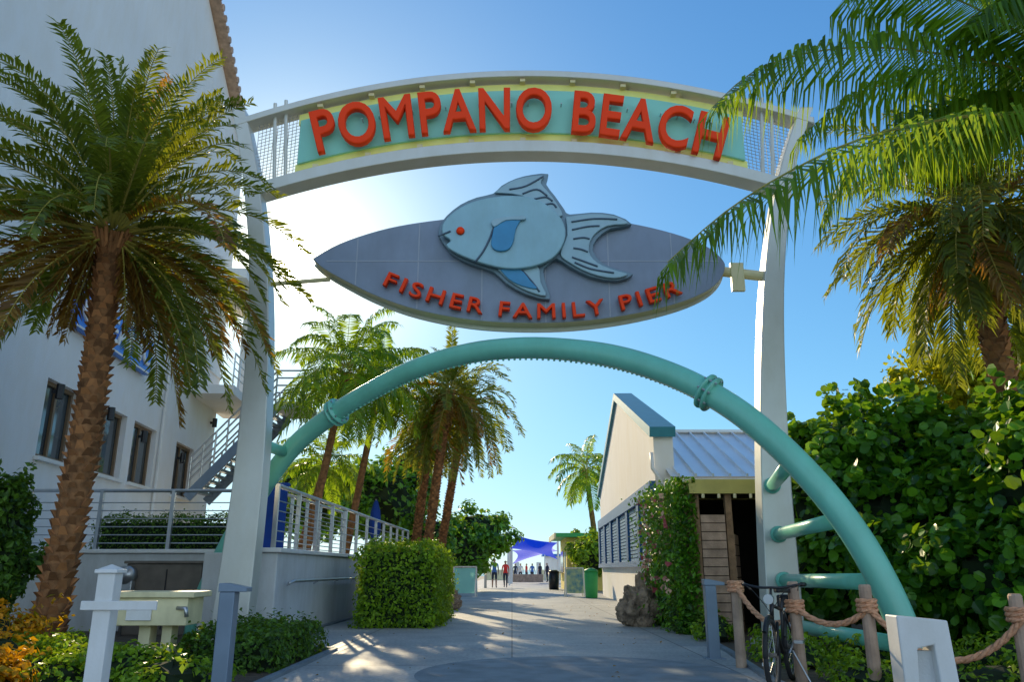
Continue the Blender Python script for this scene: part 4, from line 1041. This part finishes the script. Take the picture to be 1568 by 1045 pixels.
# ------------------------------------------------------------------ PEOPLE
def person(name,x,y,rz,shirt,pants,step=.22,h=1.72,female=False,longpants=True,armbend=.2):
    par=empty(name,(x,y,0.008)); par.rotation_euler[2]=rz; k=h/1.75
    sw=.17 if female else .20
    J=[]; E_=[]; Rr=[]
    def add(p,r,par_=None):
        J.append(Vector(p)*k); Rr.append(r*k)
        if par_ is not None: E_.append((par_,len(J)-1))
        return len(J)-1
    pel=add((0,0,.95),.135); wa=add((0,.0,1.10),.12,pel); ch=add((0,-.01,1.30),.145,wa); up=add((0,0,1.43),.11,ch); nk=add((0,0,1.51),.055,up); hd0=add((0,-.015,1.58),.065,nk); hd1=add((0,-.02,1.66),.092,hd0); add((0,-.01,1.73),.06,hd1)
    for s in (-1,1):
        st=step*s
        hp=add((.095*s,0,.90),.10,pel); kn=add((.10*s,-st*.5-.02,.50),.062,hp); an=add((.10*s,-st*(.9)+(.06 if st<0 else 0),.10),.042,kn); add((.11*s,-st*.9-.13+(.06 if st<0 else 0),.045),.04,an)
        sh=add((sw*s,0,1.41),.058,up); el=add(((sw+.05)*s,st*.35+.02,1.13),.043,sh); wr=add(((sw+.06)*s,st*.6-armbend*.5,.90),.030,el); hn=add(((sw+.06)*s,st*.62-armbend*.6,.82),.036,wr)
    me=bpy.data.meshes.new(name+'_b'); me.from_pydata([tuple(p) for p in J],E_,[])
    o=bpy.data.objects.new('body_src',me); COL.objects.link(o)
    sk=o.modifiers.new('s','SKIN'); su=o.modifiers.new('u','SUBSURF'); su.levels=2
    for i,v in enumerate(me.skin_vertices[0].data): v.radius=(Rr[i],Rr[i]); v.use_root=(i==0)
    bpy.context.view_layer.update()
    dg=bpy.context.evaluated_depsgraph_get(); m2=bpy.data.meshes.new_from_object(o.evaluated_get(dg)); bpy.data.objects.remove(o)
    m2.materials.clear()
    for q in (M['skin'],shirt,pants,M['black'],M['hair']): m2.materials.append(q)
    for p in m2.polygons:
        c=p.center/k; p.use_smooth=True
        arm=abs(c.x)>sw+.005
        if c.z>1.50:
            mi=4 if (c.z>1.68 or (c.y>.02 and c.z>1.56)) else 0
        elif arm and c.z<1.22 and c.z>.7: mi=0
        elif c.z>.93: mi=1
        elif c.z>(.12 if longpants else .52): mi=2
        elif c.z>.09: mi=0
        else: mi=3
        p.material_index=mi
    b=bpy.data.objects.new('body',m2); COL.objects.link(b); b.parent=par
    V,F=[],[]
    tubevf([Vector((0,-.10,1.66))*k,Vector((0,-.135,1.63))*k],[.012,.018],6,V,F)
    for s in (-1,1):
        hx_=(sw+.06)*s; hy=step*s*.62-armbend*.6
        for f in range(4):
            tubevf([Vector((hx_,hy-.025+f*.018,.80))*k,Vector((hx_-.01*s,hy-.027+f*.018,.76))*k,Vector((hx_-.025*s,hy-.027+f*.018,.725+(.01 if f in(0,3) else 0)))*k],[.009,.008,.006],5,V,F)
        tubevf([Vector((hx_-.01*s,hy-.03,.83))*k,Vector((hx_-.02*s,hy-.06,.79))*k,Vector((hx_-.02*s,hy-.062,.765))*k],[.010,.009,.007],5,V,F)
        tubevf([Vector((.09*s,0,1.65))*k,Vector((.105*s,.01,1.65))*k],[.025,.018],6,V,F)
    mk('hands_face',V,F,M['skin'],par,True)
q=P(757,880,52); person('walking_man',q.x,52,.1,M['shirt_blue'],M['pants'],.2,1.80,longpants=False)
q=P(774,880,53); person('walking_woman',q.x,53,-.1,M['shirt_red'],M['pants'],.2,1.70,True)
for i,(u,Y,s) in enumerate([(797,78,'shirt_white'),(806,80,'shirt_red'),(815,79,'shirt_blue'),(827,77,'pants'),(838,74,'pants'),(789,82,'pants')]):
    q=P(u,880,Y); person('standing_visitor',q.x,Y,i*1.3,M[s],M['pants'],.08,1.7)

# ------------------------------------------------------------------ LIGHT, SKY, CAMERA
sd=ray(447,398).normalized()
SE=math.asin(sd.z); SAZ=math.atan2(sd.x,sd.y)
w=bpy.data.worlds.new("World"); scene.world=w; w.use_nodes=True
N=w.node_tree.nodes; L=w.node_tree.links
bg=N['Background']; bg.inputs['Strength'].default_value=0.15
sky=N.new('ShaderNodeTexSky'); sky.sky_type='NISHITA'; sky.sun_disc=False; sky.sun_elevation=SE; sky.sun_rotation=SAZ
sky.air_density=1.0; sky.dust_density=0.15; sky.ozone_density=2.0; sky.altitude=0
def vm(op,a,b=None,s=None):
    n=N.new('ShaderNodeVectorMath'); n.operation=op
    for i,x in enumerate((a,b)):
        if x is None: continue
        if isinstance(x,tuple): n.inputs[i].default_value=x
        else: L.new(x,n.inputs[i])
    if s is not None:
        if isinstance(s,(int,float)): n.inputs['Scale'].default_value=s
        else: L.new(s,n.inputs['Scale'])
    return n.outputs['Value'] if op=='DOT_PRODUCT' else n.outputs[0]
def mt(op,a,b):
    n=N.new('ShaderNodeMath'); n.operation=op
    for i,x in enumerate((a,b)):
        if isinstance(x,(int,float)): n.inputs[i].default_value=x
        else: L.new(x,n.inputs[i])
    return n.outputs[0]
tinted=vm('MULTIPLY',sky.outputs[0],(.50,1.02,1.66))
den=vm('ADD',vm('SCALE',tinted,s=.09),(1.,1.,1.))
graded=vm('SCALE',vm('DIVIDE',tinted,den),s=1.16)
tc=N.new('ShaderNodeTexCoord')
dirn=vm('NORMALIZE',tc.outputs['Generated'])
dt=vm('DOT_PRODUCT',dirn,tuple(sd))
dp=mt('MAXIMUM',dt,0.0)
# solar aureole: tight core, humid-air glow, broad haze
core=mt('ADD',mt('MULTIPLY',mt('POWER',dp,9000),400),mt('MULTIPLY',mt('POWER',dp,1100),30))
wide=mt('ADD',mt('MULTIPLY',mt('POWER',dp,110),5.0),mt('MULTIPLY',mt('POWER',dp,20),2.0))
# unseen mottled glow added opposite the sun, fill for camera-facing surfaces
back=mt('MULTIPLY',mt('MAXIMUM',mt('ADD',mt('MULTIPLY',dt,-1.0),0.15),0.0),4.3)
fill_noise=N.new('ShaderNodeTexNoise'); fill_noise.inputs['Scale'].default_value=3.0; fill_noise.inputs['Detail'].default_value=5
L.new(dirn,fill_noise.inputs['Vector'])
back=mt('MULTIPLY',back,mt('ADD',fill_noise.outputs['Fac'],.5))
tot=vm('ADD',graded,vm('SCALE',(1.0,.93,.70),s=core))
tot=vm('ADD',tot,vm('SCALE',(1.0,.82,.40),s=wide))
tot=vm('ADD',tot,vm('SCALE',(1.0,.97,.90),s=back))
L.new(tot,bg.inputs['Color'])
sun=bpy.data.lights.new('sun','SUN'); sun.energy=5.0; sun.angle=math.radians(.5); sun.color=(1,.80,.50)
so=bpy.data.objects.new('sun',sun); COL.objects.link(so); so.rotation_euler=sd.to_track_quat('Z','Y').to_euler()
so.location=(0,0,30)
cam=bpy.data.cameras.new('camera'); cam.sensor_width=36; cam.lens=FP/1568*36; cam.clip_end=4000; cam.clip_start=.1
co=bpy.data.objects.new('camera',cam); COL.objects.link(co); co.location=(0,0,CH); co.rotation_euler=(math.pi/2+PITCH,0,0)
scene.camera=co
scene.view_settings.view_transform='Standard'
try: scene.view_settings.look='None'
except Exception: pass
